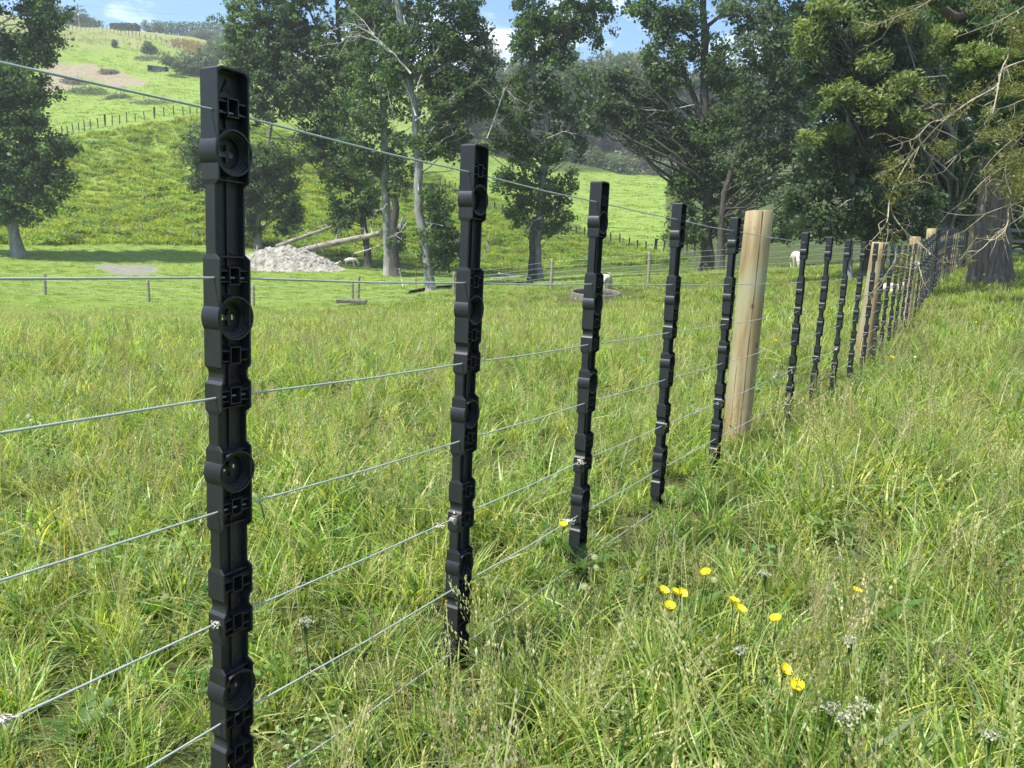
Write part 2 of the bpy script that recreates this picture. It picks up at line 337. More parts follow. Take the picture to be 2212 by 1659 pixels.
# ------------------------------------------------------------------ ground sheet
def ground_material():
    mt, t, b = newmat('pasture_ground'); b.inputs['Roughness'].default_value = .9; inp(b, 'Specular IOR Level', .12)
    N = t.nodes.new; Lk = t.links.new
    tc = N('ShaderNodeTexCoord')
    def noise(s, det=7, ro=.6, st=(1, 1, 1)):
        mp = N('ShaderNodeMapping'); mp.inputs['Scale'].default_value = st; Lk(tc.outputs['Object'], mp.inputs['Vector'])
        n = N('ShaderNodeTexNoise'); n.inputs['Scale'].default_value = s; n.inputs['Detail'].default_value = det; n.inputs['Roughness'].default_value = ro
        Lk(mp.outputs['Vector'], n.inputs['Vector']); return n.outputs['Fac']
    def ramp(f, stops):
        r = N('ShaderNodeValToRGB'); e = r.color_ramp.elements
        e[0].position, e[0].color = stops[0][0], c4(stops[0][1]); e[1].position, e[1].color = stops[-1][0], c4(stops[-1][1])
        for p, c in stops[1:-1]: x = e.new(p); x.color = c4(c)
        Lk(f, r.inputs['Fac']); return r.outputs['Color']
    def mix(f, a, b_, mode='MIX'):
        m_ = N('ShaderNodeMixRGB'); m_.blend_type = mode
        if isinstance(f, float): m_.inputs['Fac'].default_value = f
        else: Lk(f, m_.inputs['Fac'])
        Lk(a, m_.inputs['Color1']); Lk(b_, m_.inputs['Color2']); return m_.outputs['Color']
    def attr(n):
        a = N('ShaderNodeAttribute'); a.attribute_name = n; return a.outputs['Fac']
    def mul(a, b_, op='MULTIPLY'):
        q = N('ShaderNodeMath'); q.operation = op; q.use_clamp = True; Lk(a, q.inputs[0])
        if isinstance(b_, float): q.inputs[1].default_value = b_
        else: Lk(b_, q.inputs[1])
        return q.outputs[0]
    big = ramp(noise(.05, 5), [(.3, (.18, .255, .045)), (.5, (.215, .28, .052)), (.7, (.27, .30, .085))])
    mid = ramp(noise(.35, 8, .7, (1, 1, 2)), [(.32, (.13, .21, .035)), (.52, (.195, .285, .05)), (.72, (.26, .33, .09))])
    fine = ramp(noise(2.6, 8, .75), [(.3, (.12, .19, .035)), (.5, (.195, .28, .05)), (.75, (.30, .36, .11))])
    pasture = mix(.5, mix(.5, big, mid), fine)
    near = ramp(noise(9, 6), [(.3, (.05, .058, .02)), (.55, (.10, .12, .032)), (.75, (.20, .18, .085))])
    col = mix(attr('meadow'), pasture, near)
    bank = mix(.5, ramp(noise(.7, 8, .7), [(.3, (.14, .20, .035)), (.5, (.205, .275, .048)), (.7, (.28, .33, .07))]),
               ramp(noise(3.2, 8, .7), [(.3, (.10, .16, .03)), (.55, (.19, .27, .045)), (.75, (.28, .34, .07))]))
    col = mix(attr('bank'), col, bank)
    dry = ramp(noise(1.2, 6), [(.3, (.17, .20, .06)), (.7, (.28, .28, .11))])
    col = mix(attr('dry'), col, dry)
    soil = ramp(noise(1.6, 8, .75), [(.3, (.15, .14, .07)), (.5, (.27, .225, .145)), (.7, (.36, .31, .22))])
    col = mix(mul(attr('soil'), 1.0), col, soil)
    grey = ramp(noise(3, 8, .7), [(.3, (.20, .185, .155)), (.7, (.33, .31, .27))])
    col = mix(attr('bare'), col, grey)
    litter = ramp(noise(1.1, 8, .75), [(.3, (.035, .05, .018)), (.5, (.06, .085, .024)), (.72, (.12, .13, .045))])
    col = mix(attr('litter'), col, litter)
    Lk(col, b.inputs['Base Color'])
    bp = N('ShaderNodeBump'); bp.inputs['Strength'].default_value = .9; bp.inputs['Distance'].default_value = .25
    Lk(noise(2.2, 8, .75, (1, 1, 1)), bp.inputs['Height']); Lk(bp.outputs['Normal'], b.inputs['Normal'])
    return mt
M['ground'] = ground_material()

def blob_mask(ux, uy, spots):
    """soft union of ellipses given in picture coordinates of the place: (cx, cy, rx, ry)"""
    out = np.zeros(len(ux))
    for cx, cy, rx, ry in spots:
        q = np.sqrt(((ux - cx) / rx) ** 2 + ((uy - cy) / ry) ** 2)
        out = np.maximum(out, np.clip((1.15 - q) / .3, 0, 1))
    return out
BARE = [(285, 583, 58, 11), (235, 577, 30, 7)]
SOIL = [(175, 152, 45, 14), (230, 165, 50, 13), (275, 180, 45, 9), (130, 165, 40, 30), (100, 195, 30, 10)]
def build_ground():
    azs = np.concatenate([np.linspace(-180, -62, 30)[:-1], np.linspace(-62, 62, 560), np.linspace(62, 180, 30)[1:]])
    ds = np.concatenate([[0.02], np.geomspace(.3, 60, 190), np.geomspace(60, 260, 260)[1:], np.geomspace(260, 3500, 34)[1:]])
    A, D = np.meshgrid(np.radians(azs), ds)
    X = np.sin(A) * D; Y = np.cos(A) * D; Z = ground(X, Y)
    far = np.clip((D - 900) / 2000, 0, 1); Z = Z - far * 40
    nr, nc = D.shape
    V = np.stack([X, Y, Z], -1).reshape(-1, 3)
    i = np.arange(nr - 1)[:, None] * nc + np.arange(nc - 1)[None, :]
    F = np.stack([i, i + 1, i + nc + 1, i + nc], -1).reshape(-1, 4)[:, ::-1]
    me = bpy.data.meshes.new('ground'); me.vertices.add(len(V)); me.vertices.foreach_set('co', V.astype(np.float32).ravel())
    me.loops.add(F.size); me.loops.foreach_set('vertex_index', F.astype(np.int32).ravel())
    me.polygons.add(len(F)); me.polygons.foreach_set('loop_start', np.arange(0, F.size, 4, dtype=np.int32)); me.update(calc_edges=True)
    me.polygons.foreach_set('use_smooth', np.ones(len(F), bool))
    d = np.hypot(V[:, 0], V[:, 1]); ux, uy, dep = project(V); ok = dep > 0
    ux = np.where(ok, ux, -9999); uy = np.where(ok, uy, -9999)
    wob = 6 * np.sin(ux * .07) + 4 * np.sin(ux * .19 + uy * .1)
    def put(n, a): q = me.attributes.new(n, 'FLOAT', 'POINT'); q.data.foreach_set('value', a.astype(np.float32))
    put('meadow', np.clip((36 - d) / 8, 0, 1))
    hillfence_y = 300 - (ux - 120) * .17
    bank = np.clip((uy - hillfence_y + wob * .5) / 12, 0, 1) * (d > 62) * (ux < 1000)
    bank = np.maximum(bank, np.clip((uy - (395 + (ux - 970) * .33) - 6) / 14, 0, 1) * (d > 60) * (ux >= 900) * (ux < 1500))
    put('bank', bank)
    put('dry', np.clip((112 - uy + wob) / 20, 0, 1) * (d > 120) * np.clip((520 - ux) / 60, 0, 1))
    put('soil', blob_mask(ux, uy + wob * .4, SOIL) * (d > 90))
    put('bare', blob_mask(ux, uy + wob * .12, BARE) * (d > 36) * (d < 62))
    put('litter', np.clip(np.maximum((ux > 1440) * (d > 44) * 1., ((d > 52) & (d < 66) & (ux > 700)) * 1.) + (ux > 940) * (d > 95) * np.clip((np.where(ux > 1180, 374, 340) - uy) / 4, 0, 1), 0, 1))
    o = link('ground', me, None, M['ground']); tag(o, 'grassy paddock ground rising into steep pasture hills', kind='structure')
    return o
build_ground()

# ------------------------------------------------------------------ grass clumps (scattered stuff)
G1 = [(.085, .17, .030), (.185, .315, .052), (.31, .405, .080), (.44, .49, .16)]
STRAW = [(.55, .49, .30), (.46, .42, .22), (.38, .42, .18)]
PURP = [(.36, .30, .23), (.46, .41, .30), (.32, .31, .20)]
def blade_set(n, h, spread, lean, width, cols, seg=4, R=None, lo=.45):
    R = R or random
    V, F, C = [], [], []
    for _ in range(n):
        a = R.uniform(0, 2 * math.pi); r = spread * math.sqrt(R.random())
        x, y = r * math.cos(a), r * math.sin(a)
        az = a + R.gauss(0, 1.0); H = h * R.uniform(lo, 1.1); le = lean * R.uniform(.2, 1.3)
        dx, dy = math.cos(az), math.sin(az); wx, wy = -dy, dx; w = width * R.uniform(.6, 1.3)
        tw = R.uniform(-.8, .8)
        c = R.choice(cols); k = R.uniform(.8, 1.2); c = (c[0] * k, c[1] * k, c[2] * k)
        b0 = len(V)
        for i in range(seg):
            s = i / seg
            cx = x + dx * le * H * s ** 2; cy = y + dy * le * H * s ** 2; cz = H * (s - .32 * le * s ** 3) - .02
            ww = w * (1 - s ** 2.2) * .5 + w * .06
            cs, sn = math.cos(tw * s), math.sin(tw * s)
            vx, vy = wx * cs + dx * sn, wy * cs + dy * sn
            V += [(cx + vx * ww, cy + vy * ww, cz), (cx - vx * ww, cy - vy * ww, cz)]; C += [c, c]
        V.append((x + dx * le * H, y + dy * le * H, H * (1 - .32 * le) - .02)); C.append((c[0] * 1.15, c[1] * 1.1, c[2]))
        for i in range(seg - 1): F.append((b0 + 2 * i, b0 + 2 * i + 1, b0 + 2 * i + 3, b0 + 2 * i + 2))
        F.append((b0 + 2 * seg - 2, b0 + 2 * seg - 1, b0 + 2 * seg))
    return V, F, C
def merge(*parts):
    V, F, C = [], [], []
    for v, f, c in parts:
        n = len(V); V += v; F += [tuple(i + n for i in q) for q in f]; C += c
    return V, F, C
def seed_head(n, h, cols, size=.010, length=.11, width=.03, stalkcol=(.36, .37, .15), R=random, spread=.05):
    V, F, C = [], [], []
    for _ in range(n):
        x, y = R.uniform(-spread, spread), R.uniform(-spread, spread); az = R.uniform(0, 6.3); le = R.uniform(.05, .35); H = h * R.uniform(.75, 1.1)
        dx, dy = math.cos(az), math.sin(az); c = R.choice(cols)
        P = lambda s: (x + dx * le * H * s * s, y + dy * le * H * s * s, H * s)
        b0 = len(V)
        for s in (0, .35, .7, 1):
            p = P(s); V += [(p[0] - dy * .0014, p[1] + dx * .0014, p[2]), (p[0] + dy * .0014, p[1] - dx * .0014, p[2])]; C += [stalkcol] * 2
        for i in range(3): F.append((b0 + 2 * i, b0 + 2 * i + 1, b0 + 2 * i + 3, b0 + 2 * i + 2))
        m_ = int(26 * length / .11)
        for k in range(m_):
            s = 1 - length / H * k / m_; p = P(s); w = width * (k / m_) ** .7 * R.uniform(.2, 1) + .003; a = R.uniform(0, 6.3)
            q = (p[0] + w * math.cos(a), p[1] + w * math.sin(a), p[2] + R.uniform(-.004, .006)); sz = size * R.uniform(.5, 1)
            b = len(V); ux, uy = math.cos(a + 1.2), math.sin(a + 1.2)
            V += [(q[0] - ux * sz * .25, q[1] - uy * sz * .25, q[2]), (q[0], q[1], q[2] - sz * .5), (q[0] + ux * sz * .25, q[1] + uy * sz * .25, q[2] + .002), (q[0] + math.cos(a) * sz * .3, q[1] + math.sin(a) * sz * .3, q[2] + sz * .6)]
            F.append((b, b + 1, b + 2, b + 3)); kk = R.uniform(.8, 1.2); C += [(c[0] * kk, c[1] * kk, c[2] * kk)] * 4
    return V, F, C
def broad(n, L, W, cols, tilt=.5, R=random, spread=.06, hz=.0):
    V, F, C = [], [], []
    for _ in range(n):
        x, y = R.uniform(-spread, spread), R.uniform(-spread, spread); az = R.uniform(0, 6.3); t = tilt * R.uniform(.5, 1.4)
        l = L * R.uniform(.6, 1.1); w = W * R.uniform(.6, 1.1); dx, dy = math.cos(az), math.sin(az); c = R.choice(cols); k = R.uniform(.85, 1.15); c = tuple(q * k for q in c)
        b0 = len(V); z0 = hz * R.uniform(.3, 1)
        S = [0, .25, .55, .85, 1]; WW = [.12, .8, 1, .55, .03]
        for s, ww in zip(S, WW):
            r = l * s * math.cos(t) * (1 + .15 * s); z = z0 + l * math.sin(t) * (s - .45 * s * s)
            px, py = x + dx * r, y + dy * r
            V += [(px - dy * w * ww * .5, py + dx * w * ww * .5, z + .12 * w * ww), (px, py, z), (px + dy * w * ww * .5, py - dx * w * ww * .5, z + .12 * w * ww)]; C += [c, tuple(q * 1.2 for q in c), c]
        for i in range(4):
            a = b0 + 3 * i; F += [(a, a + 1, a + 4, a + 3), (a + 1, a + 2, a + 5, a + 4)]
    return V, F, C
def clump(name, data, mat):
    V, F, C = data; me = bpy.data.meshes.new(name); me.from_pydata(V, [], F)
    a = me.attributes.new('col', 'FLOAT_COLOR', 'POINT'); a.data.foreach_set('color', np.array([(c[0], c[1], c[2], 1) for c in C], np.float32).ravel())
    me.materials.append(mat); return bpy.data.objects.new(name, me)
def scatter(name, protos, P, rot, scl, idx, label, tilt=None):
    """one 'stuff' object: points carry rotation, scale and which clump stands there"""
    me = bpy.data.meshes.new(name); me.vertices.add(len(P)); me.vertices.foreach_set('co', np.asarray(P, np.float32).ravel())
    r = np.zeros((len(P), 3), np.float32); r[:, 2] = rot
    if tilt is not None: r[:, 0] = tilt[:, 0]; r[:, 1] = tilt[:, 1]
    me.attributes.new('rot', 'FLOAT_VECTOR', 'POINT').data.foreach_set('vector', r.ravel())
    me.attributes.new('scl', 'FLOAT', 'POINT').data.foreach_set('value', np.asarray(scl, np.float32))
    me.attributes.new('idx', 'INT', 'POINT').data.foreach_set('value', np.asarray(idx, np.int32))
    o = link(name, me); tag(o, label, kind='stuff'); o['category'] = 'grass'
    col = bpy.data.collections.new(name + '_clumps')
    for i, p in enumerate(protos): p.name = '%s_clump_%02d' % (name, i); col.objects.link(p)
    ng = bpy.data.node_groups.new(name, 'GeometryNodeTree')
    ng.interface.new_socket(name='Geometry', in_out='INPUT', socket_type='NodeSocketGeometry')
    ng.interface.new_socket(name='Geometry', in_out='OUTPUT', socket_type='NodeSocketGeometry')
    gi = ng.nodes.new('NodeGroupInput'); go = ng.nodes.new('NodeGroupOutput')
    ci = ng.nodes.new('GeometryNodeCollectionInfo'); ci.inputs['Collection'].default_value = col; ci.inputs['Separate Children'].default_value = True; ci.inputs['Reset Children'].default_value = True
    ip = ng.nodes.new('GeometryNodeInstanceOnPoints'); ip.inputs['Pick Instance'].default_value = True
    def na(n, ty):
        q = ng.nodes.new('GeometryNodeInputNamedAttribute'); q.data_type = ty; q.inputs['Name'].default_value = n
        return [s for s in q.outputs if s.enabled and s.name == 'Attribute'][0]
    e2r = ng.nodes.new('FunctionNodeEulerToRotation')
    ng.links.new(na('rot', 'FLOAT_VECTOR'), e2r.inputs[0]); ng.links.new(e2r.outputs[0], ip.inputs['Rotation'])
    ng.links.new(na('scl', 'FLOAT'), ip.inputs['Scale']); ng.links.new(na('idx', 'INT'), ip.inputs['Instance Index'])
    ng.links.new(gi.outputs[0], ip.inputs['Points']); ng.links.new(ci.outputs[0], ip.inputs['Instance']); ng.links.new(ip.outputs[0], go.inputs[0])
    md = o.modifiers.new('scatter', 'NODES'); md.node_group = ng
    return o

def sector(n, d0, d1, a0=-44, a1=44):
    a = np.radians(rng.uniform(a0, a1, n)); d = np.sqrt(rng.uniform(d0 * d0, d1 * d1, n))
    return np.sin(a) * d, np.cos(a) * d
def area(d0, d1, a0=-44, a1=44): return math.radians(a1 - a0) * (d1 * d1 - d0 * d0) / 2
TUFTS = []
for i in range(6): TUFTS.append(merge(blade_set(20, .25, .06, .85, .0062, G1, 5), blade_set(7, .22, .07, 1.1, .0095, G1[1:] + [(.17, .25, .10)], 5), blade_set(8, .27, .05, .5, .0032, [(.34, .34, .14), (.24, .29, .08)], 4)))
for i in range(2): TUFTS.append(blade_set(30, .17, .07, 1.35, .0075, G1 + [(.20, .27, .07), (.26, .33, .13)], 5))
TUFTS.append(blade_set(20, .22, .07, 1.7, .0042, [(.40, .37, .19), (.33, .33, .13), (.22, .27, .08)], 5))   # bent pale stems
N_T = len(TUFTS)
EXTRA = [seed_head(4, .42, STRAW, .013, .12, .030), seed_head(4, .38, PURP, .012, .14, .050), seed_head(3, .45, [(.46, .46, .26)], .014, .15, .014, spread=.08),
         broad(7, .12, .040, [(.12, .22, .04), (.16, .27, .06)], .8), broad(26, .032, .027, [(.13, .23, .06), (.18, .29, .09)], .3, spread=.10, hz=.13),
         seed_head(2, .30, [(.42, .30, .20), (.55, .48, .38)], .014, .035, .006, spread=.08), seed_head(3, .33, [(.50, .48, .34), (.42, .42, .26)], .009, .16, .06, spread=.1)]
WT = np.array([.085] * 6 + [.11] * 2 + [.095] + [.050, .045, .038, .05, .075, .022, .050], float); WT /= WT.sum()
def meadow():
    P = []; R = []; S = []; I = []; T = []
    for d0, d1, dens, sc in ((.35, 2.6, 350, .80), (2.6, 5.5, 160, .92), (5.5, 11, 66, 1.08)):
        hw_ = 85 if d1 < 6 else 62; n = int(area(d0, d1, -hw_, hw_) * dens); x, y = sector(n, d0, d1, -hw_, hw_)
        hn = .5 + .5 * np.sin(x * 1.7 + 1.1 * np.sin(y * 1.3)) * np.sin(y * 1.9 + x * .6)
        fx = x - (-.438 + (y - 1.17) * .6)             # sideways distance from the fence
        s = sc * rng.uniform(.62, 1.12, n) * (.72 + .5 * hn)
        s *= np.where((fx > .5), 1.12, 1.0); near = np.clip((2.3 - np.hypot(x, y)) / 1.0, 0, 1); s *= 1 - .35 * near * (fx < 0)
        s *= np.where(np.hypot(x, y) < .75, .55, 1); s *= 1 - .36 * np.exp(-((fx + .02) / .2) ** 2)
        k = rng.choice(N_T + 7, n, p=WT)
        P.append(np.stack([x, y, ground(x, y)], 1)); R.append(rng.uniform(0, 6.28, n)); S.append(s); I.append(k)
        T.append(rng.normal(0, .24, (n, 2)))
    pr = [clump('c', d, M['grass']) for d in TUFTS + EXTRA]
    scatter('meadow_grass', pr, np.concatenate(P), np.concatenate(R), np.concatenate(S), np.concatenate(I), 'tall uncut meadow grass with seed heads on both sides of the batten fence', np.concatenate(T))
meadow()
def far_meadow():
    protos = [blade_set(30, .26, .20, .9, .013, G1 + [(.27, .31, .09)], 3) for _ in range(4)] + \
             [merge(blade_set(22, .26, .2, .9, .012, G1, 3), seed_head(5, .38, STRAW, .016, .10, .03, spread=.2)), blade_set(26, .31, .2, .8, .010, [(.42, .40, .20), (.34, .35, .13)], 3)]
    P = []; 
    for d0, d1, dens in ((10.3, 18, 22), (18, 27, 13), (27, 37.5, 8)):
        n = int(area(d0, d1, -52, 52) * dens); x, y = sector(n, d0, d1, -52, 52); P.append(np.stack([x, y, ground(x, y)], 1))
    P = np.concatenate(P); n = len(P); d = np.hypot(P[:, 0], P[:, 1])
    # tall grass stops a little before the far fence on the left
    ux, uy, _ = project(P)
    tq = onground(1286, 27.0); near_t = (np.abs(P[:, 0] - tq.x) < 1.3) & (P[:, 1] > 23.2) & (P[:, 1] < 28.5)
    keep = ((d < 33) | (ux > 900)) & ~(near_t & (rng.random(len(P)) < .85))
    P = P[keep]; d = d[keep]; n = len(P)
    hn = .5 + .5 * np.sin(P[:, 0] * .9 + 1.1 * np.sin(P[:, 1] * .7)) * np.sin(P[:, 1] * .8)
    scatter('far_meadow_grass', [clump('c', q, M['grass']) for q in protos], P, rng.uniform(0, 6.28, n), rng.uniform(.65, 1.05, n) * (.75 + .35 * hn), rng.choice(6, n, p=[.21, .21, .2, .18, .1, .1]), 'long pale meadow grass running down to the far wire fence')
far_meadow()
def short_field():
    protos = [blade_set(30, .13, .25, .8, .016, [(.15, .25, .04), (.195, .30, .052), (.26, .34, .08)], 2) for _ in range(4)]
    n = int(area(31, 64) * 5); x, y = sector(n, 31, 64); P = np.stack([x, y, ground(x, y)], 1); ux, uy, _ = project(P); d = np.hypot(x, y)
    keep = (blob_mask(ux, uy, BARE) < .4) & ~((d < 34) & (ux > 900)) & ~((ux > 1500) & (d > 48))
    P = P[keep]; n = len(P)
    scatter('grazed_grass', [clump('c', q, M['grass']) for q in protos], P, rng.uniform(0, 6.28, n), rng.uniform(.5, 1.2, n), rng.integers(0, 4, n), 'short grazed grass of the lower field beyond the far fence')
short_field()
def hill_growth():
    rough = [merge(blade_set(40, .55, .45, .9, .05, [(.18, .26, .045), (.225, .305, .055), (.285, .345, .075)], 2)) for _ in range(3)]
    for _ in range(2):
        v, f, c = blade_set(40, .5, .45, .9, .05, [(.16, .25, .04), (.21, .29, .05)], 2)
        b = broad(9, .10, .10, [(.62, .54, .03), (.66, .60, .06)], .3, spread=.42, hz=.6)
        rough.append(merge((v, f, c), b))
    rough.append(broad(60, .28, .2, [(.12, .19, .04), (.15, .23, .05)], .8, spread=.5, hz=.4))
    n = 15000; x, y = sector(n, 60, 112, -40, 12)
    P = np.stack([x, y, ground(x, y)], 1); ux, uy, _ = project(P)
    keep = (uy > 300 - (ux - 120) * .17 + 3) & ((ux < 960) | (uy > 395 + (ux - 970) * .33 + 3))
    P = P[keep]; ux = ux[keep]; uy = uy[keep]; n = len(P)
    yel = np.exp(-((ux - 330) / 170) ** 2 - ((uy - 400) / 75) ** 2) + .7 * np.exp(-((ux - 700) / 90) ** 2 - ((uy - 350) / 90) ** 2)
    yel = yel * (.5 + .5 * np.sin(ux * .03) * np.sin(uy * .05) + .3)
    r = rng.random(n); idx = np.where(r < yel * .7, rng.integers(3, 5, n), np.where(rng.random(n) < .14, 5, rng.integers(0, 3, n)))
    scatter('bank_growth', [clump('c', q, M['grass']) for q in rough], P, rng.uniform(0, 6.28, n), rng.uniform(.5, 1.25, n), idx, 'rank grass and yellow flowering weeds covering the bank below the hill fence')
    # pasture hill relief
    sh = [blade_set(24, .16, .5, .9, .05, [(.17, .27, .045), (.21, .30, .055), (.27, .34, .09)], 2) for _ in range(3)]
    n = 16000; x, y = sector(n, 75, 205, -40, 14); P = np.stack([x, y, ground(x, y)], 1); ux, uy, _ = project(P)
    keep = ~((uy > 300 - (ux - 120) * .17) & (ux < 960)) & (blob_mask(ux, uy, SOIL) < .5)
    P = P[keep]; n = len(P)
    scatter('hill_pasture_grass', [clump('c', q, M['grass']) for q in sh], P, rng.uniform(0, 6.28, n), rng.uniform(.6, 1.8, n), rng.integers(0, 3, n), 'grazed pasture grass over the sunny hillside')
hill_growth()

# ------------------------------------------------------------------ batten fence
FP = [[-0.438, 1.173, 0.001], [-0.105, 1.75, -0.009], [0.233, 2.338, -0.015], [0.594, 2.939, -0.019], [0.975, 3.554, -0.021], [1.363, 4.177, -0.018], [1.755, 4.803, -0.011], [2.15, 5.427, -0.001], [2.545, 6.048, 0.012], [2.938, 6.668, 0.028], [3.324, 7.289, 0.046], [3.702, 7.91, 0.067], [4.075, 8.532, 0.089], [4.447, 9.152, 0.113], [4.82, 9.77, 0.141], [5.194, 10.387, 0.174], [5.569, 11.003, 0.215], [5.943, 11.62, 0.262], [6.313, 12.239, 0.316], [6.68, 12.859, 0.377], [7.045, 13.481, 0.441], [7.408, 14.103, 0.508], [7.771, 14.725, 0.576], [8.135, 15.346, 0.642], [8.501, 15.965, 0.705], [8.869, 16.583, 0.765], [9.24, 17.198, 0.821], [9.614, 17.812, 0.873], [9.99, 18.424, 0.921], [10.369, 19.034, 0.966], [10.75, 19.643, 1.007], [11.134, 20.25, 1.045], [11.52, 20.856, 1.08], [11.907, 21.461, 1.112], [12.297, 22.064, 1.142], [12.687, 22.667, 1.171], [13.079, 23.27, 1.197], [13.472, 23.871, 1.222], [13.866, 24.472, 1.246], [14.26, 25.072, 1.269], [14.655, 25.673, 1.291]]
_d0 = np.array(FP[0]) - np.array(FP[1])
FENCE = {k: np.array(p) for k, p in enumerate(FP)}
for k in range(-1, -6, -1): FENCE[k] = FENCE[0] + _d0 * (-k) * np.array([1, 1, .3])
WIRES = [.192, -.047, -.228, -.408, -.590, -.766, -.93]
TOPZ, BOTZ = .253, -1.12
W2_, D2 = .0288, .0185       # half width and half depth of a wide block

DISC = [.135, -.107, -.347, -.716]
CLIPS = [.198, -.044, -.164, -.226, -.404, -.532, -.597, -.767, -.829, -.928]
def batten_sections():
    # z, half width, y back, y front   (y = depth, front pockets face +y)
    B = (W2_, -D2, D2); Nk = (.0274, -.0128, .0085)
    S = []
    def blk(z1, z0): S.extend([(z1, *B), (z0, *B)])
    def nk(z1, z0): S.extend([(z1 - .008, *Nk), (z0 + .008, *Nk)])
    def notch(z):
        B2 = (W2_ - .0016, -.0180, .0180); B3 = (W2_ - .0042, -.0172, .0172); B4 = (W2_ - .0055, -.0168, .0168)
        S.extend([(z + .0135, *B), (z + .0115, *B2), (z + .0085, *B3), (z + .004, *B4), (z - .004, *B4), (z - .0085, *B3), (z - .0115, *B2), (z - .0135, *B)])
    blk(TOPZ - .004, .095); nk(.095, -.020); blk(-.020, -.178); notch(-.194); blk(-.21, -.248); nk(-.248, -.311)
    blk(-.311, -.436); nk(-.436, -.510); blk(-.510, -.551); notch(-.567); blk(-.583, -.622); nk(-.622, -.679)
    blk(-.679, -.788); notch(-.802); blk(-.817, -.87); nk(-.87, -.90); blk(-.90, -.96); nk(-.96, BOTZ)
    return S
def batten_body():
    b = MB(); S = batten_sections(); t = .0032
    for sg in (-1, 1):
        vs = []
        for z, w, yb, yf in S:
            q = [(sg * w, yb, z), (sg * w, yf, z), (sg * (w - t), yf, z), (sg * (w - t), yb, z)]
            vs += q if sg > 0 else q
        n = len(S); fs = []
        for i in range(n - 1):
            for k in range(4):
                a, c = i * 4 + k, i * 4 + (k + 1) % 4
                f = (a, a + 4, c + 4, c); fs.append(f if sg > 0 else tuple(reversed(f)))
        fs += [(0, 1, 2, 3) if sg > 0 else (3, 2, 1, 0), tuple((n - 1) * 4 + k for k in ((3, 2, 1, 0) if sg > 0 else (0, 1, 2, 3)))]
        b.add(vs, fs)
    # web, widths follow the sections
    vs = []; S2 = S
    for z, w, yb, yf in S2:
        ww = w - t * .5; y = -.0035
        vs += [(-ww, y - .0016, z), (ww, y - .0016, z), (ww, y + .0016, z), (-ww, y + .0016, z)]
    n = len(S2); fs = [(i * 4 + k, i * 4 + (k + 1) % 4, i * 4 + 4 + (k + 1) % 4, i * 4 + 4 + k) for i in range(n - 1) for k in range(4)]
    zs = [v[2] for v in vs[::4]]
    def wat(z): return float(np.interp(-z, [-q for q in zs], [v[0] for v in vs[1::4]]))
    cuts = sorted([BOTZ, TOPZ - .004] + [z + s_ * .019 for z in DISC for s_ in (-1, 1)], reverse=True)
    for z1, z0 in zip(cuts[::2], cuts[1::2]):
        lv = [z1] + [z for z in zs if z0 < z < z1] + [z0]; vv = []
        for z in lv: w = wat(z); vv += [(-w, -.0051, z), (w, -.0051, z), (w, -.0019, z), (-w, -.0019, z)]
        nn = len(lv); ff = [(i * 4 + k, i * 4 + 4 + k, i * 4 + 4 + (k + 1) % 4, i * 4 + (k + 1) % 4) for i in range(nn - 1) for k in range(4)] + [(0, 1, 2, 3), tuple((nn - 1) * 4 + k for k in (3, 2, 1, 0))]
        b.add(vv, ff)
    # central ribs front and back
    for z1, z0 in ((.198, .171), (.099, -.071), (-.143, -.311), (-.383, -.680), (-.752, BOTZ)):
        b.box(-.0016, .0016, -.0019, .0025, z0, z1); b.box(-.0016, .0016, -.0110, -.0051, z0, z1)
    # closed top, with softened upper corners
    r = .010; pts = []
    for k in range(5):
        a = math.pi / 2 * k / 4; pts.append((W2_ - r + r * math.cos(a), TOPZ - r + r * math.sin(a)))
    prof = pts + [(-x, z) for x, z in reversed(pts)]
    inn = [(x * .9, z - .0034) for x, z in prof]
    vs = []
    for y in (-D2, D2): vs += [(x, y, z) for x, z in prof]
    for y in (-D2, D2): vs += [(x, y, z) for x, z in inn]
    n = len(prof); fs = []
    for i in range(n - 1):
        fs.append((i, i + 1, n + i + 1, n + i)); fs.append((2 * n + i, 3 * n + i, 3 * n + i + 1, 2 * n + i + 1))
        fs.append((n + i, n + i + 1, 3 * n + i + 1, 3 * n + i)); fs.append((i, 2 * n + i, 2 * n + i + 1, i + 1))
    b.add(vs, fs)
    # block end plates
    for z in (.095, -.016, -.248 + .003, -.315, -.436 + .003, -.514, -.619, -.683, -.867, -.904, -.957):
        b.box(-W2_ + t, W2_ - t, -.0020, .010, z - .0013, z + .0013)
    # moulded arcs at the foot of each long neck
    for z in (-.004, -.296, -.494, -.664, -.208 + .016, -.58 + .016):
        for cx in (-.0125, .0125):
            pts = [(cx + .0095 * math.cos(a), -.0012, z + .0095 * math.sin(a)) for a in np.linspace(math.pi, 2 * math.pi, 8)]
            b.tube(pts, .0011, 4)
    # moulded triangle arrow near the top
    b.add([(-.006, -.0015, .222), (.004, -.0015, .222), (-.004, .002, .240)], [(0, 1, 2)])
    b.tube([(-.007, -.001, .221), (-.002, -.001, .241), (.006, -.001, .221)], .0011, 4)
    # size marks moulded down the neck
    for k in range(13):
        z = .078 - k * .0062; b.box(.010, .018, -.0019, -.0012, z, z + .0022)
    return b.mesh('batten_body', M['plastic'])
